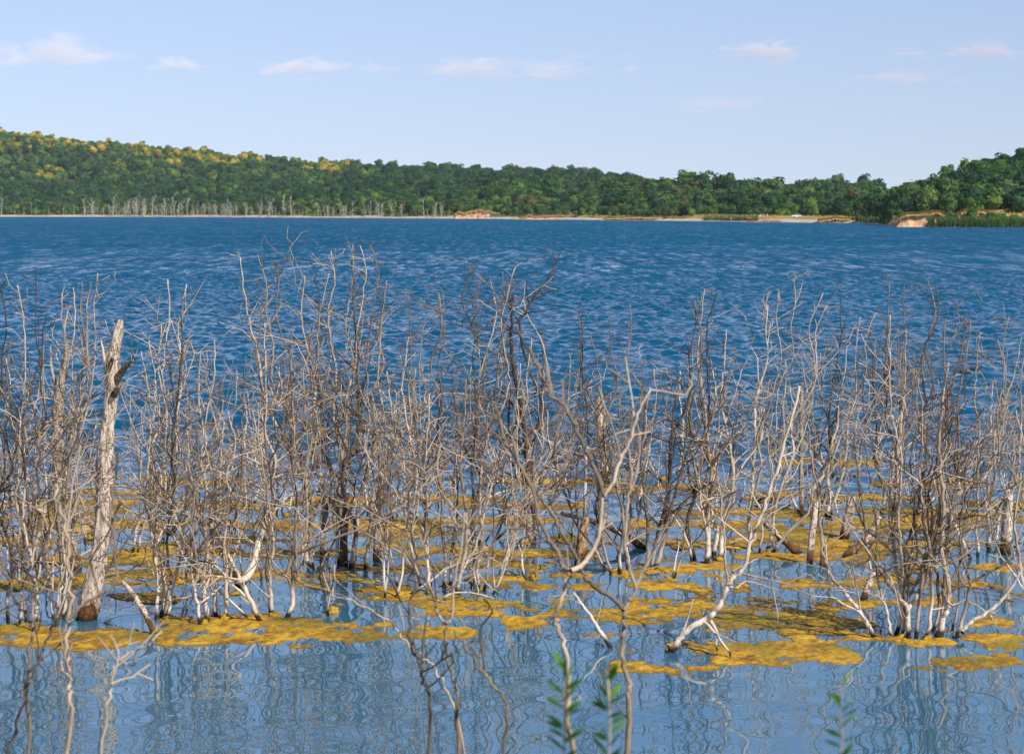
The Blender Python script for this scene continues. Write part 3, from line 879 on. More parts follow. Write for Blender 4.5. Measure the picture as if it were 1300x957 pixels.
SHRUB_GROUP = 'dead shrubs standing in the water'
def shrub(bx, by, spread, tops, auto, label, r=.022, mats=('bark', 'bark', 'bark_dark', 'bark_pale'), dens=1.0, seed=None, clump=0.3, bow=.2, fixed=()):
    seed = seed if seed is not None else int(bx * 7 + by * 13)
    rng = np.random.default_rng(seed)
    Y0 = gd(by); base = G(bx, by)
    root = empty('dead_shrub', base); tag(root, label, 'dead shrub', SHRUB_GROUP)
    tops = sorted(tops)
    mp = F / Y0
    n = len(tops)
    xs = [t[0] for t in tops]; xm = sum(xs) / n if n else bx
    hi = min(t[1] for t in tops)
    full = [(t, 1.0) for t in tops]
    for k in range(auto):
        t = tops[rng.integers(n)]
        q = rng.uniform(.35, .85)
        full.append(((bx + (t[0] - bx) * q * rng.uniform(.6, 1.4) + rng.normal(0, 70), by + (t[1] - by) * q), q))
    rng.shuffle(full)
    nbase = max(1, int(math.ceil(len(full) * .5)))
    firsts = sorted(full[:nbase], key=lambda q: q[0][0]); made = []
    for rank, ((tx, ty), q) in enumerate(firsts):
        f = (rank + .5) / len(firsts) * 2 - 1
        sx = bx + f * spread + rng.normal(0, spread * .12); sy = by + rng.uniform(-1, .4) * min(14, spread * .5)
        a = G(sx, sy); a[2] = -.12
        bb = W(tx, ty, a[1] + rng.normal(0, .35))
        if bb[2] < .3: continue
        pth = bezier_path(rng, a, bb, .055, bow if abs(tx - sx) > 25 else .05)
        m = M[mats[rng.integers(len(mats))]]
        r0 = r * .85 * Y0 / 22 * (.6 + .5 * q) * rng.uniform(.75, 1.2)
        st = make_stem(rng, root, pth, r0, m, dens * (1 if q == 1 else .8))
        made.append((tx, pth, r0, m, st))
        if rng.random() < clump * .5:
            v, fc = clump_mesh(rng, np.array((a[0], a[1], 0.0)) - base, rng.uniform(.04, .085))
            link('algae_clump', mesh_np('algae_clump', v, fc, M['algae']), root)
    for (tx, ty), q in full[nbase:]:
        if not made: break
        c = sorted(made, key=lambda k: abs(k[0] - tx) + rng.uniform(0, 90))[0]
        i = int(len(c[1]) * rng.uniform(.1, .42))
        bb = W(tx, ty, c[1][i][1] + rng.normal(0, .4))
        if bb[2] < c[1][i][2] + .15: continue
        pth = bezier_path(rng, c[1][i], bb, .06, .25)
        make_stem(rng, root, pth, c[2] * rng.uniform(.5, .75), c[3], dens, parent=c[4])
    for (pp, rp, mk, dn) in fixed:
        path = []
        for (x, y) in pp: path.append(W(x, y, Y0))
        path = smooth_path(np.array(path), rng)
        make_stem(rng, root, path, rp * .72 * Y0 / F, M[mk], dn, r_tip=max(.0065, rp * .25 * Y0 / F))
    return root

def smooth_path(P, rng=None, per=6, jit=.0):
    """Catmull-Rom through measured points"""
    P = np.vstack([2 * P[0] - P[1], P, 2 * P[-1] - P[-2]])
    out = []
    for i in range(1, len(P) - 2):
        p0, p1, p2, p3 = P[i - 1:i + 3]
        for t in np.arange(per) / per:
            out.append(.5 * ((2 * p1) + (-p0 + p2) * t + (2 * p0 - 5 * p1 + 4 * p2 - p3) * t * t + (-p0 + 3 * p1 - 3 * p2 + p3) * t ** 3))
    out.append(P[-2])
    out = np.array(out)
    if rng is not None:
        L = np.linalg.norm(out[-1] - out[0])
        out[1:-1] += rng.normal(0, .004 * min(L, 2), (len(out) - 2, 3)) * np.array((1, 2, .5))
    return out

# front row
shrub(28, 798, 34, [(2, 362), (22, 362), (14, 432), (45, 338), (58, 400), (36, 450), (75, 470)], 8, 'tall dead shrub at the left edge rooted in the long yellow mat')
shrub(78, 790, 12, [(79, 372), (93, 365), (104, 358), (124, 347), (110, 385), (108, 415), (90, 440)], 3, 'slim dead shrub with a long curved tip, just left of the tall broken trunk')
shrub(205, 788, 12, [(213, 355), (237, 361), (230, 400), (243, 432), (205, 412), (189, 432)], 3, 'dead shrub topped by a dark upright leader right of the tall broken trunk')
shrub(266, 790, 22, [(272, 432), (255, 446), (262, 482), (300, 470), (290, 522), (238, 500), (312, 452)], 3, 'white-footed dead shrub at the left end of the largest mat', r=.03)
shrub(346, 785, 18, [(333, 388), (336, 410), (385, 470), (360, 500), (402, 520), (432, 560), (320, 520)], 3, 'white-footed shrub fanning out from the middle of the largest mat', r=.03)
shrub(420, 779, 4, [(410, 706), (426, 700), (417, 716)], 0, 'small forked sprout standing in open water beside the largest mat', r=.018, dens=1.6)
shrub(430, 717, 34, [(305, 327), (327, 323), (350, 332), (387, 350), (399, 352), (420, 319), (446, 328), (418, 347), (448, 311), (457, 312), (470, 312), (491, 356), (488, 374)], 6,
      'tallest and widest dead shrub, crown spread left of centre above the water', r=.031, mats=('bark', 'bark', 'bark_dark'), dens=1.05)
shrub(496, 757, 8, [(520, 470), (505, 540), (545, 500), (482, 560)], 2, 'thin shrub left of the dark blurred stem near centre')
shrub(556, 752, 46, [(519, 377), (537, 416), (552, 366), (557, 372), (598, 340), (611, 347), (575, 450), (540, 480), (592, 482)], 6, 'dense centre shrub whose white feet stand in the mat with the bleached twig', r=.027)
shrub(614, 752, 12, [(638, 345), (627, 377), (653, 342), (675, 430), (690, 470), (662, 640)], 3, 'shrub leaning right at the right end of the centre mat')
shrub(670, 735, 8, [(664, 600), (682, 560), (702, 600), (655, 640)], 1, 'three thin stems in open water right of the centre mat', r=.016)
shrub(672, 690, 10, [(640, 400), (690, 420)], 1, 'dark barked shrub with a tall bent leader reaching above centre', mats=('bark_dark',), r=.03,
      fixed=[([(674, 690), (670, 640), (668, 580), (664, 530), (655, 490), (649, 440), (650, 400), (651, 375)], 6, 'bark_dark', .7),
             ([(668, 560), (690, 520), (672, 470), (660, 415), (668, 395), (675, 380), (690, 362), (703, 340), (712, 318)], 3.2, 'bark_dark', .35),
             ([(700, 500), (690, 440), (670, 402), (664, 382), (653, 375)], 2.2, 'bark_pale', .4)])
shrub(786, 728, 18, [(735, 392), (738, 400), (773, 402), (750, 425), (799, 385), (760, 470), (830, 470)], 4, 'shrub rooted in the mat right of the short brown stump', r=.025)
shrub(823, 726, 8, [(900, 440), (882, 383), (860, 480), (872, 520), (846, 560)], 1, 'dark stems leaning to the right from the broad mat', mats=('bark_dark', 'bark_dark', 'bark'), r=.03)
shrub(848, 736, 5, [(870, 660), (862, 690), (902, 640)], 0, 'low twiggy sprout on the broad mat right of the dark leaning stems', r=.014, dens=1.4)
shrub(897, 712, 20, [(895, 367), (910, 372), (882, 382), (922, 420), (905, 470), (880, 472), (932, 440)], 4, 'upright shrub with dark feet behind the bent white branch', r=.03, mats=('bark', 'bark_pale', 'bark_dark'))
shrub(850, 828, 3, [(880, 760)], 0, 'bent white branch rising from the near mat and forking upwards', dens=.4,
      fixed=[([(850, 829), (858, 818), (875, 798), (900, 783), (912, 770), (922, 748), (927, 738), (945, 720), (955, 682), (970, 642), (985, 600), (1003, 540), (1015, 490)], 6.5, 'bark_pale', .45),
             ([(926, 740), (921, 718), (920, 680), (915, 640), (925, 600)], 3, 'bark_pale', .6),
             ([(900, 784), (911, 805), (909, 816), (911, 829)], 3.5, 'bark_pale', 0)])
shrub(966, 700, 15, [(1008, 354), (988, 372), (975, 388), (1050, 388), (1045, 372)], 3, 'pale shrub with long branches swept to the right, right of centre', mats=('bark_pale', 'bark', 'bark_pale'), bow=.05, r=.028)
shrub(1037, 655, 20, [(1067, 373), (1092, 402), (1075, 440), (1050, 432), (1030, 480), (1112, 397)], 3, 'shrub behind the two thin bleached stumps at the right', r=.026)
shrub(1172, 810, 44, [(1130, 400), (1150, 420), (1177, 354), (1188, 362), (1200, 405), (1227, 398), (1232, 407), (1160, 470)], 5, 'biggest many-stemmed shrub in the green-tinged mat at the right', r=.028,
      fixed=[([(1112, 812), (1100, 790), (1085, 768), (1070, 748), (1058, 735), (1048, 712), (1042, 680), (1040, 640), (1030, 580), (1026, 540)], 4.5, 'bark_pale', .6),
             ([(1131, 805), (1126, 780), (1118, 750), (1112, 720), (1113, 680), (1106, 620), (1098, 560)], 3.2, 'bark', .7),
             ([(1153, 813), (1152, 775), (1147, 765), (1125, 735), (1110, 715), (1101, 695), (1098, 660), (1090, 600), (1084, 540)], 5, 'bark', .6),
             ([(1153, 772), (1165, 755), (1176, 738), (1180, 700), (1172, 650), (1168, 600), (1172, 540), (1166, 480)], 4.5, 'bark', .6),
             ([(1191, 808), (1198, 785), (1202, 768), (1205, 745), (1195, 700), (1198, 640), (1192, 580), (1196, 520), (1204, 460)], 6, 'bark', .6),
             ([(1213, 812), (1222, 785), (1230, 750), (1231, 735), (1222, 705), (1220, 660), (1228, 600), (1240, 540)], 4, 'bark_dark', .6),
             ([(1221, 802), (1232, 790), (1250, 780), (1272, 760), (1290, 735), (1294, 710), (1288, 660), (1296, 600)], 4.5, 'bark_pale', .6)])
shrub(1135, 655, 20, [(1130, 361), (1148, 363), (1100, 420), (1160, 450), (1120, 470)], 3, 'tall shrub behind the biggest right-hand shrub', r=.026)
shrub(1255, 705, 24, [(1281, 402), (1302, 402), (1244, 422), (1262, 480), (1322, 430)], 5, 'pale tangled shrub next to the stump by the right edge', mats=('bark_pale', 'bark', 'bark'), r=.026)
shrub(1325, 765, 18, [(1290, 520), (1310, 480), (1352, 470), (1270, 600)], 4, 'shrub cut off by the right edge of the picture')
# middle and far rows
MID = [
    (12, 730, 18, [(8, 432), (30, 470), (-2, 480), (-16, 422)], 5, 'shrub in the second row at the left edge'),
    (55, 722, 13, [(50, 480), (66, 440), (40, 520)], 5, 'shrub in front of the leaning grey trunk at the left'),
    (28, 655, 16, [(25, 520), (46, 500), (8, 540)], 4, 'farthest shrub at the left edge of the water'),
    (118, 690, 14, [(112, 470), (100, 500), (128, 540)], 4, 'shrub in the gap between the leaning grey trunk and the tall one'),
    (175, 700, 12, [(168, 480), (185, 460), (196, 520)], 4, 'shrub behind the small mat right of the tall trunk'),
    (205, 674, 14, [(192, 522), (222, 480), (207, 500)], 4, 'second-row shrub at the far end of the small left mat'),
    (246, 652, 14, [(240, 520), (262, 500), (276, 530)], 4, 'far shrub left of the tallest shrub, in ruffled water'),
    (238, 738, 14, [(226, 520), (248, 480), (260, 560)], 3, 'second-row shrub over the thin left mat'),
    (310, 642, 14, [(300, 450), (318, 470), (332, 500)], 5, 'far shrub behind the fanning white-footed shrub'),
    (312, 735, 18, [(306, 500), (330, 470), (290, 540), (350, 540)], 4, 'second-row shrub between the two white-footed shrubs'),
    (352, 656, 14, [(345, 500), (372, 480), (362, 540)], 5, 'far shrub at the left foot of the tallest shrub'),
    (392, 725, 16, [(370, 500), (405, 470), (440, 520)], 4, 'leaning second-row shrub whose stems cross the tallest shrub'),
    (395, 632, 16, [(388, 480), (412, 500), (380, 520)], 4, 'far shrub half hidden by the tallest shrub'),
    (470, 656, 18, [(460, 500), (500, 490), (522, 520), (480, 470)], 6, 'shrub just right of the pale stump left of centre'),
    (512, 660, 14, [(508, 480), (535, 470), (550, 500)], 5, 'far shrub on the heaped mat left of centre'),
    (566, 645, 20, [(560, 450), (590, 440), (610, 470), (575, 500)], 6, 'far shrub directly behind the dense centre shrub'),
    (604, 690, 18, [(590, 470), (630, 450), (610, 500), (655, 520)], 5, 'second-row shrub behind the right-leaning centre shrub'),
    (640, 620, 16, [(632, 450), (655, 470), (620, 500)], 4, 'far shrub left of the dark barked shrub'),
    (705, 624, 14, [(690, 460), (722, 450), (735, 500)], 4, 'far shrub between the dark barked shrub and the tall pale stump'),
    (722, 690, 14, [(705, 500), (740, 470), (752, 520)], 3, 'second-row shrub behind the foreground fork'),
    (800, 640, 18, [(790, 460), (822, 470), (840, 500)], 5, 'far shrub right of the tall pale stump'),
    (838, 606, 14, [(832, 460), (852, 470), (866, 500)], 4, 'far shrub behind the dark leaning stems'),
    (872, 604, 12, [(862, 500), (876, 470), (884, 440)], 3, 'far slim shrub left of the upright dark-footed shrub'),
    (930, 642, 14, [(922, 480), (948, 470), (960, 500)], 4, 'far shrub between the upright shrub and the swept pale one'),
    (994, 642, 16, [(985, 470), (1010, 450), (1030, 500)], 4, 'far shrub left of the grey cut pole'),
    (1076, 606, 16, [(1065, 450), (1085, 430), (1100, 480)], 5, 'farthest shrub behind the right stumps'),
    (1112, 590, 14, [(1105, 440), (1122, 430), (1140, 470)], 4, 'farthest shrub right of the thin white stump'),
    (1168, 642, 16, [(1160, 430), (1180, 420), (1196, 470)], 5, 'far shrub rising through the crown of the biggest right-hand shrub'),
    (1200, 700, 16, [(1188, 460), (1216, 440), (1236, 500)], 4, 'second-row shrub over the wide right mat'),
    (1228, 622, 16, [(1220, 440), (1240, 430), (1256, 470)], 4, 'far shrub left of the stump by the right edge'),
    (1292, 645, 14, [(1286, 440), (1306, 430), (1300, 480)], 4, 'far shrub behind the stump by the right edge'),
]
for bx, by, sp_, tops, au, lb in MID:
    rm = np.random.default_rng(int(bx))
    tops = [(x + rm.normal(0, 34), y + rm.uniform(-10, 25)) for x, y in tops]
    shrub(bx, by, sp_, tops, au, lb, r=.016, dens=.78, mats=('bark', 'bark', 'bark_pale', 'bark_dark', 'bark'))

# foreground stems, rooted on the near bank and out of focus
def near_stems(label, Y, lines):
    rng = np.random.default_rng(int(lines[0][0][0][0]))
    x0, y0 = lines[0][0][0]
    b = W(x0, y0, Y)
    base = np.array((b[0], Y, near_z(Y)))
    root = empty('dead_shrub', base); tag(root, label, 'dead shrub', 'bare stems close to the camera on the near bank')
    for pts, rp, mk, dn, grounded in lines:
        P = [W(x, y, Y + k * .03) for k, (x, y) in enumerate(pts)]
        if grounded:
            p = P[0]; P = [np.array((p[0] + rng.normal(0, .03), Y - .05, near_z(Y) - .15)), np.array((p[0] + rng.normal(0, .03), Y, (p[2] + near_z(Y)) / 2))] + P
        path = smooth_path(np.array(P), rng)
        n = len(path); r0 = rp * .58 * Y / F
        tt = np.linspace(0, 1, n); o = np.array(root.location)
        mb = MB(); mb.tube(path - o, r0 * (1 - .45 * tt), 10, wob=.025, rng=rng)
        tg = np.gradient(path, axis=0)
        for k in range(int(dn * 7) + 1):
            i = rng.integers(n // 4, n)
            branch_into(mb, rng, path[i] - o, side_dir(rng, unit(tg[i]), 25, 55), rng.uniform(.1, .4), r0 * .35, 1)
        link('stem', mb.mesh('stem', M[mk]), root)
near_stems('blurred foreground fork with a pale limb curving up to the right', 8.6, [
    ([(721, 900), (721, 867), (717, 824), (707, 797), (704.5, 784), (713, 759), (721, 734), (726, 722)], 7, 'bark', 0, True),
    ([(725, 724), (738, 718), (750, 703), (760, 682), (764, 650), (766, 625)], 6, 'bark', 0, False),
    ([(766, 628), (759, 604), (744, 571), (725, 531), (713, 512), (696, 500), (684, 470), (672, 440)], 5, 'bark', .8, False),
    ([(766, 630), (778, 613), (786, 588), (801, 556), (812, 520), (826, 495)], 4.2, 'bark', .8, False),
    ([(725, 724), (713, 718), (709, 701), (698, 686), (683, 657), (678, 625), (660, 590), (652, 560)], 5.5, 'bark_dark', .8, False)])
near_stems('blurred foreground stem forking into a dark limb that crosses leftwards', 9.6, [
    ([(799, 900), (797, 867), (789, 826), (793, 793), (792, 771)], 7.5, 'bark', 0, True),
    ([(792, 774), (778, 759), (755, 745), (742, 730), (732, 708), (717, 682), (703, 655), (681, 625), (662, 595), (642, 560), (630, 520)], 5.5, 'bark_dark', .9, False),
    ([(792, 774), (801, 759), (807, 747), (799, 722), (794, 697), (795, 650), (802, 610), (798, 570)], 4.5, 'bark', .9, False)])
near_stems('blurred pale foreground stem in front of the tall broken trunk', 8.6, [
    ([(88, 900), (88, 867), (85, 830), (86, 786), (88, 730), (86, 690), (78, 650), (70, 615)], 5.5, 'bark_pale', .8, True),
    ([(88, 786), (104, 768), (124, 756), (144, 742), (149, 726), (146, 702), (141, 650), (148, 600)], 4, 'bark_dark', .7, False)])
near_stems('dark crooked foreground stem at the left', 9.2, [
    ([(26, 900), (34, 866), (58, 816), (70, 784), (70, 768), (60, 742), (57, 720), (54, 694), (44, 640), (52, 590), (48, 540)], 3.6, 'bark_dark', .9, True)])
near_stems('blurred foreground stem at the left edge curving down from the frame', 9.4, [
    ([(36, 900), (38, 830), (40, 794), (26, 774), (12, 740), (0, 712), (-12, 680), (-16, 640)], 4.5, 'bark', .6, True),
    ([(40, 796), (48, 770), (46, 740), (38, 700), (30, 660), (34, 600)], 3.5, 'bark_pale', .6, False)])
near_stems('long pale branch arching from the bottom up to the left', 9.8, [
    ([(580, 905), (562, 867), (547, 844), (527, 827), (512, 807), (488, 785), (462, 770), (438, 760), (420, 757)], 3, 'bark_pale', .3, True)])
near_stems('straight blurred forked stem beside the arching branch', 9.4, [
    ([(582, 905), (577, 867), (568, 837), (565, 811), (566, 789)], 5, 'bark', 0, True),
    ([(566, 792), (557, 781), (549, 752), (540, 737), (529, 728), (510, 700)], 3.5, 'bark', .5, False),
    ([(566, 792), (574, 783), (575, 761), (577, 737), (585, 700), (590, 650)], 3.5, 'bark_pale', .6, False)])
near_stems('dark wavy blurred stem left of the arching branch', 8.4, [
    ([(545, 905), (540, 866), (531, 840), (521, 811), (521, 774), (525, 728), (526, 700), (518, 650), (525, 600)], 4.2, 'bark_dark', .8, True)])
near_stems('dark slanting stem at the bottom right of the arching branch', 8.2, [
    ([(645, 905), (623, 867), (605, 842), (590, 818), (577, 800)], 4, 'bark_dark', .2, True)])
near_stems('pale blurred twig at the bottom left slanting to the right', 7.6, [
    ([(136, 905), (141, 864), (152, 838), (172, 826), (192, 816), (205, 800)], 3.6, 'bark_pale', .2, True),
    ([(141, 864), (148, 846), (150, 826), (140, 806)], 3, 'bark_pale', .2, False),
    ([(141, 868), (156, 862), (172, 859)], 3, 'bark_pale', 0, False)])

# green willow shoots on the near bank
def leafy_shoot(label, Y, px, py_top, leaves):
    rng = np.random.default_rng(int(px))
    p = W(px, py_top, Y); base = np.array((p[0], Y, near_z(Y)))
    root = empty('leafy_shoot', base); tag(root, label, 'shoot', 'green willow shoots on the near bank')
    mb = MB(); path = smooth_path(np.array([(0, 0, -.1), (.001, 0, (p[2] - base[2]) * .5), (0, 0, p[2] - base[2])]), rng)
    mb.tube(path, np.linspace(.005, .002, len(path)), 5)
    link('stem', mb.mesh('stem', M['bark']), root)
    leaves = list(leaves)
    for k in range(12):
        y = py_top + 24 + k * 9 + rng.uniform(-3, 3); sd = 1 if k % 2 else -1
        leaves.append((px, y, px + sd * rng.uniform(13, 27), y - rng.uniform(4, 24), rng.uniform(2.6, 4.6)))
    for (x, y, x2, y2, w) in leaves:
        x = px + (x - px) * .3
        a = W(x, y, Y + rng.normal(0, .02)) - base; b = W(x2, y2, Y + rng.normal(0, .04)) - base
        d = b - a; L = np.linalg.norm(d); u = unit(np.cross(d, (rng.normal(0, .4), 1, .5)))
        V, n = [], 7
        for i in range(n):
            t = i / (n - 1); ww = .85 * w * Y / F * math.sin(PI * (t * .94 + .03)) ** .8
            c = a + d * t + np.array((0, -.15 * L * math.sin(t * PI), .06 * L * math.sin(t * PI)))
            V += [c - u * ww, c + (0, .15 * ww, -.2 * ww), c + u * ww]
        Fc = []
        for i in range(n - 1):
            for j in range(2): Fc.append((i * 3 + j, i * 3 + j + 1, i * 3 + j + 4, i * 3 + j + 3))
        link('leaf', mesh_np('leaf', np.array(V), np.array(Fc), M['leaf']), root)
leafy_shoot('green leafy shoot in front of the foreground fork', 4.6, 716, 858, [(714, 860, 694, 842, 5), (716, 852, 702, 824, 4), (718, 866, 731, 838, 4), (717, 875, 742, 862, 5), (715, 890, 690, 884, 5), (717, 905, 738, 890, 5), (715, 925, 694, 915, 5), (716, 862, 718, 830, 3), (716, 940, 742, 925, 5)])
leafy_shoot('pair of dark green leaves beside the second foreground stem', 4.8, 772, 862, [(770, 866, 784, 842, 5.5), (768, 872, 762, 848, 4.5), (772, 884, 790, 868, 5), (771, 900, 750, 890, 5), (772, 920, 794, 908, 5), (770, 940, 752, 930, 5)])
leafy_shoot('single green leaf tip at the bottom below the big right shrub', 4.6, 1068, 872, [(1066, 872, 1082, 850, 5), (1067, 890, 1052, 880, 5), (1068, 910, 1088, 900, 5), (1066, 935, 1048, 926, 5)])

# ------------------------------------------------------------------ broken trunks and stumps
def trunk_thing(name, label, cat, base_y, path, mat, group=None, jag=.12, branches=(), seed=1, rough=.12, Y=None):
    """path: px x, px y, px half width, from the water up"""
    rng = np.random.default_rng(seed)
    Y0 = Y or gd(base_y); mp = Y0 / F
    base = W(path[0][0], base_y, Y0) if Y else G(path[0][0], base_y)
    root = empty(name, base); tag(root, label, cat, group)
    P = np.array([W(x, y, Y0) for x, y, h in path]) - base
    R = np.array([h * mp * .9 for x, y, h in path])
    P = np.vstack([P[0] - (0, 0, .25), P]); R = np.append(R[0] * 1.08, R)
    Ls = np.append(0, np.cumsum(np.linalg.norm(np.diff(P, axis=0), axis=1)))
    n = max(26, int(Ls[-1] / .025)); m = 28
    sl = np.linspace(0, Ls[-1], n)
    C = np.stack([np.interp(sl, Ls, P[:, i]) for i in range(3)], 1)
    # soften the bends
    for _ in range(6): C[1:-1] = (C[:-2] + 2 * C[1:-1] + C[2:]) / 4
    Rr = np.interp(sl, Ls, R)
    a = np.arange(m) * 2 * PI / m
    A, S = np.meshgrid(a, sl)
    rel = (fbm(np.cos(A) * 2.2 + seed, S * 2.2 + np.sin(A) * 2.2, 4) - .5) * 2 * rough * 2.2
    ridge = (np.abs(fbm(np.cos(A) * 4 + seed * 2, S * .9 + np.sin(A) * 4, 3) - .5)) * rough * 4 - rough * .6
    fine = (fbm(np.cos(A) * 7 + seed, S * 6 + np.sin(A) * 7, 3) - .5) * rough * 1.6
    rr = Rr[:, None] * (1 + rel * 1.15 + ridge * 1.1 + fine)
    V = C[:, None, :] + np.stack([np.cos(A) * rr, np.sin(A) * rr, 0 * A], -1)
    # splintered top
    top = Ls[-1]; k0 = int(n * .9)
    jagv = fbm(np.cos(a) * 3 + seed * 5, np.sin(a) * 3, 3); jagv = (jagv - jagv.min()) / (jagv.max() - jagv.min())
    lim = top - jag * jagv
    V[..., 2] = np.minimum(V[..., 2], (C[-1, 2] - jag * jagv)[None, :] + .0008 * np.arange(n)[:, None])
    v = V.reshape(-1, 3)
    i = np.arange(n - 1)[:, None] * m; j = np.arange(m)[None, :]; k = (j + 1) % m
    f = np.stack([i + j, i + k, i + m + k, i + m + j], -1).reshape(-1, 4)
    # hollow broken end
    cen = np.array([C[-1] - (0, 0, jag * .9 + .02)]); v = np.vstack([v, cen]); ci = len(v) - 1
    cap = np.stack([(n - 1) * m + np.arange(m), (n - 1) * m + (np.arange(m) + 1) % m, np.full(m, ci), np.full(m, ci)], -1)
    me = bpy.data.meshes.new('trunk')
    me.from_pydata(v.tolist(), [], f.tolist() + [c[:3].tolist() for c in cap]); me.materials.append(M[mat])
    for p_ in me.polygons: p_.use_smooth = True
    link('trunk', me, root)
    for pts, rp0, rp1, mk, nm in branches:
        Q = smooth_path(np.array([W(x, y, Y0 + dy) for x, y, dy in pts]) - base, rng)
        mb = MB(); mb.tube(Q, np.linspace(rp0 * mp, rp1 * mp, len(Q)), 9, wob=.08, rng=rng)
        link(nm, mb.mesh(nm, M[mk]), root)
    return root
STUMP = 'broken bleached stumps standing in the water'
trunk_thing('broken_trunk', 'tallest broken trunk at the left, bleached, with a splintered top and dark knots', 'trunk', 787,
            [(110, 787, 14), (113, 756, 15), (120, 730, 13.5), (127, 690, 12), (130, 663, 11.5), (132, 620, 11), (132, 590, 11), (136, 550, 9.5), (140, 521, 8.5), (142, 497, 10), (142, 478, 11), (141, 456, 10.5), (145, 440, 7.5), (149, 422, 6.5), (153, 406, 3.6)],
            'wood', None, .16, [([(145, 487, 0), (150, 478, -.05), (158, 468, -.12), (166, 459, -.2)], 6, 2.6, 'wood_dark', 'broken_branch'),
                                ([(165, 461, -.2), (171, 458, -.2), (168, 448, -.2), (167, 436, -.2), (169, 422, -.2)], 1.3, .8, 'wood_dark', 'twig'),
                                ([(135, 470, 0), (132, 455, -.02), (131, 445, -.02), (128, 432, -.02)], 3.2, .8, 'wood', 'broken_branch'),
                                ([(144, 502, -.08), (148, 496, -.14), (151, 490, -.17)], 4.5, 3.0, 'wood_dark', 'knot'),
                                ([(138, 470, -.06), (140, 462, -.16), (143, 455, -.18)], 4.0, 2.4, 'wood_dark', 'knot')], 3, .19)
trunk_thing('broken_trunk', 'leaning grey trunk at the left, thick at its foot and frayed at the top', 'trunk', 722,
            [(91, 722, 15), (86, 690, 13.5), (79, 645, 11), (75, 600, 9.5), (73, 560, 9), (73, 520, 8), (76, 490, 6.5), (79, 470, 4.5), (81, 452, 2.5)], 'wood_grey', None, .1,
            [([(79, 480, 0), (84, 450, -.1), (82, 420, -.1), (86, 395, -.1)], 3, 1, 'bark', 'broken_branch'), ([(75, 500, 0), (66, 470, .1), (64, 440, .1)], 3, 1, 'bark', 'broken_branch')], 5, .12)
trunk_thing('stump', 'tall pale stump with flaking bark right of centre', 'stump', 612, [(769, 612, 6.5), (767, 590, 6.5), (764, 560, 6.5), (762, 530, 6.5), (762, 512, 5), (763, 503, 3)], 'wood', STUMP, .2, [], 7, .2)
trunk_thing('stump', 'short reddish brown stump behind the foreground fork', 'stump', 717, [(736, 717, 8.5), (738, 700, 8.5), (740, 676, 8), (743, 660, 6), (744, 655, 4)], 'wood_brown', STUMP, .06, [], 9, .1)
trunk_thing('stump', 'tilted bleached stump with a pointed top, right of the thin pair', 'stump', 684, [(1072, 684, 8), (1075, 665, 8), (1079, 645, 7.5), (1082, 632, 6), (1083, 628, 4)], 'wood', STUMP, .14, [], 11, .16)
trunk_thing('stump', 'slim bleached stump, taller of the thin pair at the right', 'stump', 716, [(1028, 716, 4.6), (1030, 690, 5), (1033, 660, 4.8), (1035, 640, 4), (1037, 633, 2.5)], 'wood', STUMP, .1, [], 13, .12)
trunk_thing('stump', 'shortest stump, standing beside the slim one at the right', 'stump', 720, [(1044, 720, 5), (1045, 705, 5), (1047, 693, 4), (1048, 689, 2.6)], 'wood_brown', STUMP, .08, [], 15, .12)
trunk_thing('stump', 'bleached stump near the right edge, split at the top', 'stump', 703, [(1276, 703, 8.5), (1278, 680, 8.5), (1279, 655, 7.5), (1280, 635, 6.5), (1282, 620, 3.6)], 'wood', STUMP, .16, [], 17, .15)
trunk_thing('stump', 'thin white stump inside the crown of the biggest right shrub', 'stump', 650, [(1138, 650, 4.8), (1140, 610, 4.6), (1142, 560, 4.4), (1146, 525, 3.8), (1148, 508, 2)], 'wood', STUMP, .14, [], 19, .12)
trunk_thing('stump', 'grey cut pole with a flat top right of centre', 'stump', 655, [(1018, 655, 3.4), (1017, 600, 3.2), (1017, 540, 3), (1017, 487, 2.8)], 'wood_grey', STUMP, .02, [], 21, .08)
trunk_thing('stump', 'pale stump beside the heaped mat left of centre', 'stump', 712, [(479, 712, 6), (479, 680, 5.2), (481, 640, 4.6), (483, 605, 3)], 'wood', STUMP, .16, [], 23, .14)
trunk_thing('stump', 'thin white pole rising from open water behind the foreground fork', 'stump', 657, [(742, 657, 2.4), (743, 620, 2.3), (744, 579, 1.8)], 'wood', STUMP, .03, [], 25, .06)
trunk_thing('stump', 'dark foot of a trunk under the tallest shrub', 'stump', 718, [(437, 718, 6), (436, 690, 5.5), (438, 660, 5), (440, 630, 3)], 'wood_dark', STUMP, .1, [], 27, .12)

# fallen and leaning logs
def log(label, pts, r0, r1, mat, Y, seed):
    rng = np.random.default_rng(seed)
    P = np.array([W(x, y, Y + dy) for x, y, dy in pts]); base = P[0].copy()
    o_base = np.array((base[0], base[1], 0.0))
    mb = MB(); Q = smooth_path(P - o_base, rng)
    mb.tube(Q, np.linspace(r0, r1, len(Q)) * Y / F, 10, wob=.07, rng=rng)
    for k in range(3):
        i = rng.integers(len(Q) // 3, len(Q)); branch_into(mb, rng, Q[i], side_dir(rng, unit(np.gradient(Q, axis=0)[i]), 30, 60), rng.uniform(.15, .4), r1 * .4 * Y / F, 1)
    o = link('log', mb.mesh('log', M[mat]), None, o_base)
    tag(o, label, 'log', 'leaning logs and fallen limbs')
log('dark fallen limb lying across the water behind the short brown stump', [(818, 697, 0), (795, 680, .2), (767, 666, .4), (740, 658, .5), (712, 651, .6)], 5, 2.5, 'wood_dark', gd(697), 1)
log('leaning grey log sloping down to the right beside the slim stumps', [(1014, 704, 0), (1000, 690, .1), (984, 676, .2), (967, 660, .3)], 5.5, 3.5, 'wood_grey', gd(704), 2)
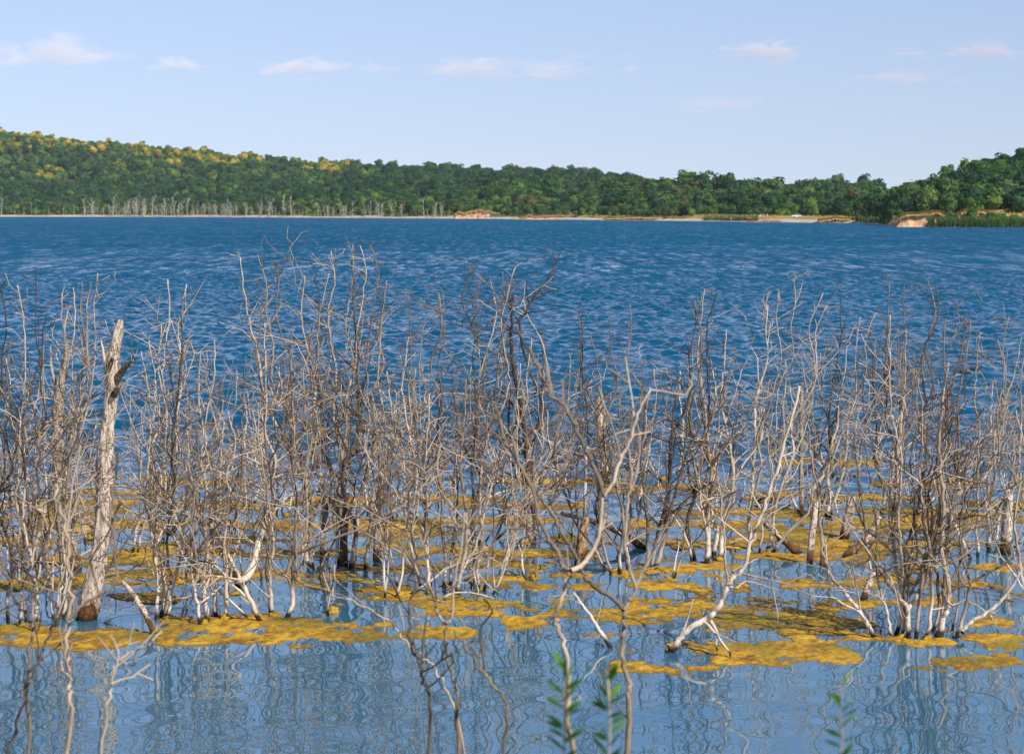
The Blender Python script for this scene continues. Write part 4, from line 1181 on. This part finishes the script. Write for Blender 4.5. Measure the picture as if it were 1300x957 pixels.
log('white limb slanting up to the right from the wide right mat', [(1072, 707, 0), (1085, 696, .1), (1099, 686, .2), (1107, 675, .3), (1116, 655, .4)], 5, 3.5, 'wood', gd(707), 3)
log('short white log stub leaning right in the water behind the biggest shrub', [(1096, 762, 0), (1103, 742, .1), (1109, 726, .2)], 4.8, 4, 'wood', gd(762), 4)
log('curved white limb just above the water behind the biggest shrub', [(1145, 743, 0), (1165, 738, .1), (1178, 730, .2), (1190, 720, .3)], 3, 2.4, 'wood', gd(747), 5)
log('bleached stick leaning left out of the water near the left mats', [(196, 806, 0), (184, 778, .1), (170, 755, .2), (156, 738, .3)], 4, 2.6, 'wood', gd(806), 6)
log('bent pale limb dipping into the thin left mat', [(302, 745, 0), (313, 732, .1), (322, 716, .2), (328, 690, .3), (338, 655, .4)], 6, 3.4, 'bark_pale', gd(746), 7)
log('pale stick with a dark tip leaning left behind the foreground fork', [(776, 822, 0), (763, 803, .1), (750, 782, .2), (735, 762, .3), (728, 752, .35)], 3, 1.4, 'bark_pale', gd(822), 8)
log('bleached twig lying flat on the mat under the centre shrubs', [(558, 764, 0), (572, 754, .1), (592, 752, .1), (612, 755, 0), (628, 760, -.1)], 1.6, 1.0, 'bark_pale', gd(766), 9)

# ------------------------------------------------------------------ ducks and driftwood
def sweep_mesh(P, R, sides=10, flat=1.0):
    mb = MB(); mb.tube(np.array(P, float), R, sides); return mb
M['duck'] = simple('duck_feather', [(.35, (.02, .014, .01)), (.65, (.07, .05, .035))], 30)
M['beak'] = simple('duck_beak', [(.4, (.25, .16, .05)), (.6, (.35, .22, .07))], 20)
def duck(label, px, py, face):
    b = G(px, py); root = empty('duck', b); tag(root, label, 'duck', 'dark ducks swimming beyond the shrubs')
    root.rotation_euler.z = 0 if face > 0 else PI; root.scale = (.75, .6, .6)
    mb = sweep_mesh([(-.24, 0, .09), (-.19, 0, .075), (-.1, 0, .055), (0, 0, .05), (.1, 0, .055), (.16, 0, .08), (.185, 0, .13), (.19, 0, .17), (.21, 0, .205), (.245, 0, .21), (.265, 0, .2)],
                    [.012, .035, .075, .09, .078, .055, .034, .028, .036, .034, .014], 12)
    link('body', mb.mesh('body', M['duck']), root)
    link('beak', sweep_mesh([(.26, 0, .2), (.29, 0, .195), (.315, 0, .19)], [.014, .012, .006], 6).mesh('beak', M['beak']), root)
duck('dark duck behind the tall shrub, the left one of the ducks', 1131, 467, 1)
duck('dark duck swimming in the open gap near the right edge, head to the right', 1238, 470, 1)
duck('small dark duck just below the gap duck, head low', 1226, 475, -1)
b = G(1268, 407); mb = MB(); mb.tube([b + (-.22, 0, .01), b + (-.05, .03, .03), b + (.1, .02, .03), b + (.22, -.02, .01)], [.02, .045, .04, .015], 7)
tag(link('driftwood', mb.mesh('driftwood', M['wood_brown'])), 'small brown piece of driftwood afloat at the upper right', 'driftwood')

# ------------------------------------------------------------------ bathers and a car on the far beach
def person(label, px, s, cloth, pose=0, z=1.0):
    Y = float(shore_y(px)) + s; p = np.array(((px - CX) / F * Y, Y, z))
    root = empty('person', p); tag(root, label, 'person', 'bathers on the far beach')
    t = NT('skin'); skin = t.done(t.bsdf((.55, .33, .25), .6))
    me = bpy.data.meshes.new('body')
    V = [(0, 0, .95), (0, 0, 1.2), (0, 0, 1.45), (0, 0, 1.56), (0, 0, 1.7), (-.1, 0, .9), (-.12, .02, .5), (-.12, 0, .05), (.1, 0, .9), (.12, -.03, .5), (.14, 0, .05), (-.2, 0, 1.42), (-.27, .03, 1.12), (-.26, -.05, .85), (.2, 0, 1.42), (.27, .03, 1.12), (.26, -.05, .85)]
    E = [(0, 1), (1, 2), (2, 3), (3, 4), (0, 5), (5, 6), (6, 7), (0, 8), (8, 9), (9, 10), (2, 11), (11, 12), (12, 13), (2, 14), (14, 15), (15, 16)]
    Rr = [.15, .14, .15, .06, .11, .1, .075, .05, .1, .075, .05, .07, .05, .035, .07, .05, .035]
    me.from_pydata(V, E, []); me.materials.append(skin)
    o = link('body', me, root)
    md = o.modifiers.new('skin', 'SKIN'); md.use_smooth_shade = True
    for i, r in enumerate(Rr): me.skin_vertices[0].data[i].radius = (r, r * .8)
    me.skin_vertices[0].data[0].use_root = True
    o.modifiers.new('sub', 'SUBSURF').levels = 1
    t = NT('cloth'); cm = t.done(t.bsdf(cloth, .8))
    mb = MB()
    if pose == 0: mb.tube([(0, 0, .7), (0, 0, .85), (0, 0, 1.0)], [.2, .2, .17], 10)
    else: mb.tube([(0, 0, .6), (0, 0, .9), (0, 0, 1.2), (0, 0, 1.48)], [.26, .2, .18, .2], 10)
    link('clothing', mb.mesh('clothing', cm), root)
person('pink-skinned bather alone at the left, near the reed strip', 927, 2.0, (.6, .5, .45), 0, .3)
person('bather standing right at the end of the reed strip', 950, 4, (.6, .45, .2), 0, .5)
person('bather in salmon pink clothes by the beach bank', 957, 9, (.7, .3, .22), 1, 1.7)
person('figure in white clothes in the middle of the bathers', 964, 8, (.8, .8, .85), 1, 1.6)
person('figure in violet clothes beside the one in white', 967.5, 9, (.45, .3, .6), 1, 1.8)
person('rightmost bather, pink, near the dry grass', 973, 9, (.7, .38, .3), 1, 1.8)
def car(px, s):
    Y = float(shore_y(px)) + s; p = np.array(((px - CX) / F * Y, Y, surf(px, s)[2] + .35))
    root = empty('parked_car', p); tag(root, 'small white car parked in the dry grass behind the far beach', 'car')
    t = NT('car_paint'); paint = t.done(t.bsdf((.78, .78, .8), .3)); t = NT('car_glass'); gl = t.done(t.bsdf((.03, .04, .05), .08, .5)); t = NT('tyre_rubber'); ty = t.done(t.bsdf((.02, .02, .02), .8))
    prof = [(-2.0, .35), (-2.0, .85), (-1.75, .95), (-.9, 1.0), (-.9, 1.0), (1.5, 1.0), (1.95, .85), (2.05, .6), (2.0, .35)]
    def ext(pr, w, nm, mt):
        n = len(pr); v = [(x, -w, z) for x, z in pr] + [(x, w, z) for x, z in pr]
        me = bpy.data.meshes.new(nm); me.from_pydata(v, [], [tuple(range(n)), tuple(range(2 * n - 1, n - 1, -1))] + [(i, i + n, (i + 1) % n + n, (i + 1) % n) for i in range(n)])
        me.materials.append(mt); return link(nm, me, root)
    ext([q for i, q in enumerate(prof) if i != 3], .85, 'body', paint)
    ext([(-1.0, .99), (-.45, 1.42), (1.1, 1.45), (1.6, .99)], .75, 'windows', gl)
    ext([(-.45, 1.43), (-.35, 1.5), (1.0, 1.52), (1.15, 1.44)], .76, 'roof', paint)
    for x in (-1.25, 1.3):
        for sy in (-1, 1):
            mb = MB(); mb.tube([(x, sy * .7, .32), (x, sy * .88, .32)], [.32, .32], 14); link('wheel', mb.mesh('wheel', ty), root)
car(1010, 26)

# ------------------------------------------------------------------ clouds, far beyond the hills
def cloud(label, px, py, w, h, dens, seed):
    Y = 14000.0; c = W(px, py, Y)
    w *= 1.25; h *= .8; dens *= .85
    a, b, dd = w / 2 / F * Y, h / 2 / F * Y, w / 2 / F * Y * .5
    bm_v, bm_f = [], []
    nu, nv = 20, 12
    for i in range(nv):
        th = PI * (i + .001) / (nv - 1 + .002)
        for j in range(nu):
            ph = 2 * PI * j / nu; bm_v.append((math.sin(th) * math.cos(ph) * a, math.sin(th) * math.sin(ph) * dd, math.cos(th) * b))
    for i in range(nv - 1):
        for j in range(nu): bm_f.append((i * nu + j, (i + 1) * nu + j, (i + 1) * nu + (j + 1) % nu, i * nu + (j + 1) % nu))
    t = NT('cloud_vapour')
    tc = t.n('ShaderNodeTexCoord').outputs['Object']
    nrm = t.mapping(tc, (1 / a, 1 / dd, 1 / b))
    ln = t.n('ShaderNodeVectorMath', operation='LENGTH'); t.l(nrm, ln.inputs[0])
    n = t.noise(t.mapping(tc, (1 / b * .36, 1 / b * .3, 1 / b * 1.35), (seed * 3.1, seed, 0)), 1, 7, .7, .6)
    fall = t.range(ln.outputs['Value'], 0, 1.0, .3, -.2)
    d = t.math('MULTIPLY', t.math('MAXIMUM', t.math('SUBTRACT', t.math('ADD', t.math('MULTIPLY', n, 1.5), fall), .82), 0.0), dens / dd)
    v = t.n('ShaderNodeVolumePrincipled'); v.inputs['Color'].default_value = (1, .96, .98, 1); v.inputs['Anisotropy'].default_value = -.6
    t.l(d, v.inputs['Density']); t.l(v.outputs[0], t.out.inputs['Volume'])
    o = link('cloud', mesh_np('cloud', np.array(bm_v), np.array(bm_f), t.m), None, c)
    tag(o, label, 'cloud', 'faint pinkish clouds low in the sky')
cloud('broad pale cloud cut by the left edge of the sky', 60, 68, 300, 84, 8.0, 1)
cloud('small puff right of the broad left cloud', 226, 84, 110, 44, 7.0, 2)
cloud('thin streak of cloud left of the middle of the sky', 405, 86, 260, 54, 7.5, 3)
cloud('long pale cloud over the middle of the lake', 650, 86, 380, 66, 8.0, 4)
cloud('brightest cloud, right of the middle, thick at its right end', 980, 66, 180, 60, 10.0, 5)
cloud('small faint puff between the two right clouds', 1150, 68, 80, 36, 6.0, 6)
cloud('white cloud at the upper right edge', 1262, 66, 200, 54, 8.0, 7)
cloud('faint low cloud under the small right puff', 1150, 100, 210, 54, 5.5, 8)
cloud('very faint veil of cloud low above the right forest', 900, 132, 200, 56, 3.5, 9)

# ------------------------------------------------------------------ air
def haze():
    v = [(x, y, z) for z in (-2.5, 190) for x, y in ((-4200, -300), (4200, -300), (4200, 4400), (-4200, 4400))]
    f = [(0, 3, 2, 1), (4, 5, 6, 7), (0, 1, 5, 4), (1, 2, 6, 5), (2, 3, 7, 6), (3, 0, 4, 7)]
    t = NT('haze')
    p = t.n('ShaderNodeVolumePrincipled'); p.inputs['Color'].default_value = (.86, .92, 1, 1); p.inputs['Density'].default_value = 3e-5
    t.l(p.outputs[0], t.out.inputs['Volume'])
    tag(link('haze', mesh_np('haze', np.array(v, float), np.array(f), t.m, False)), 'thin blue summer haze over the lake and hills', kind='stuff')
haze()
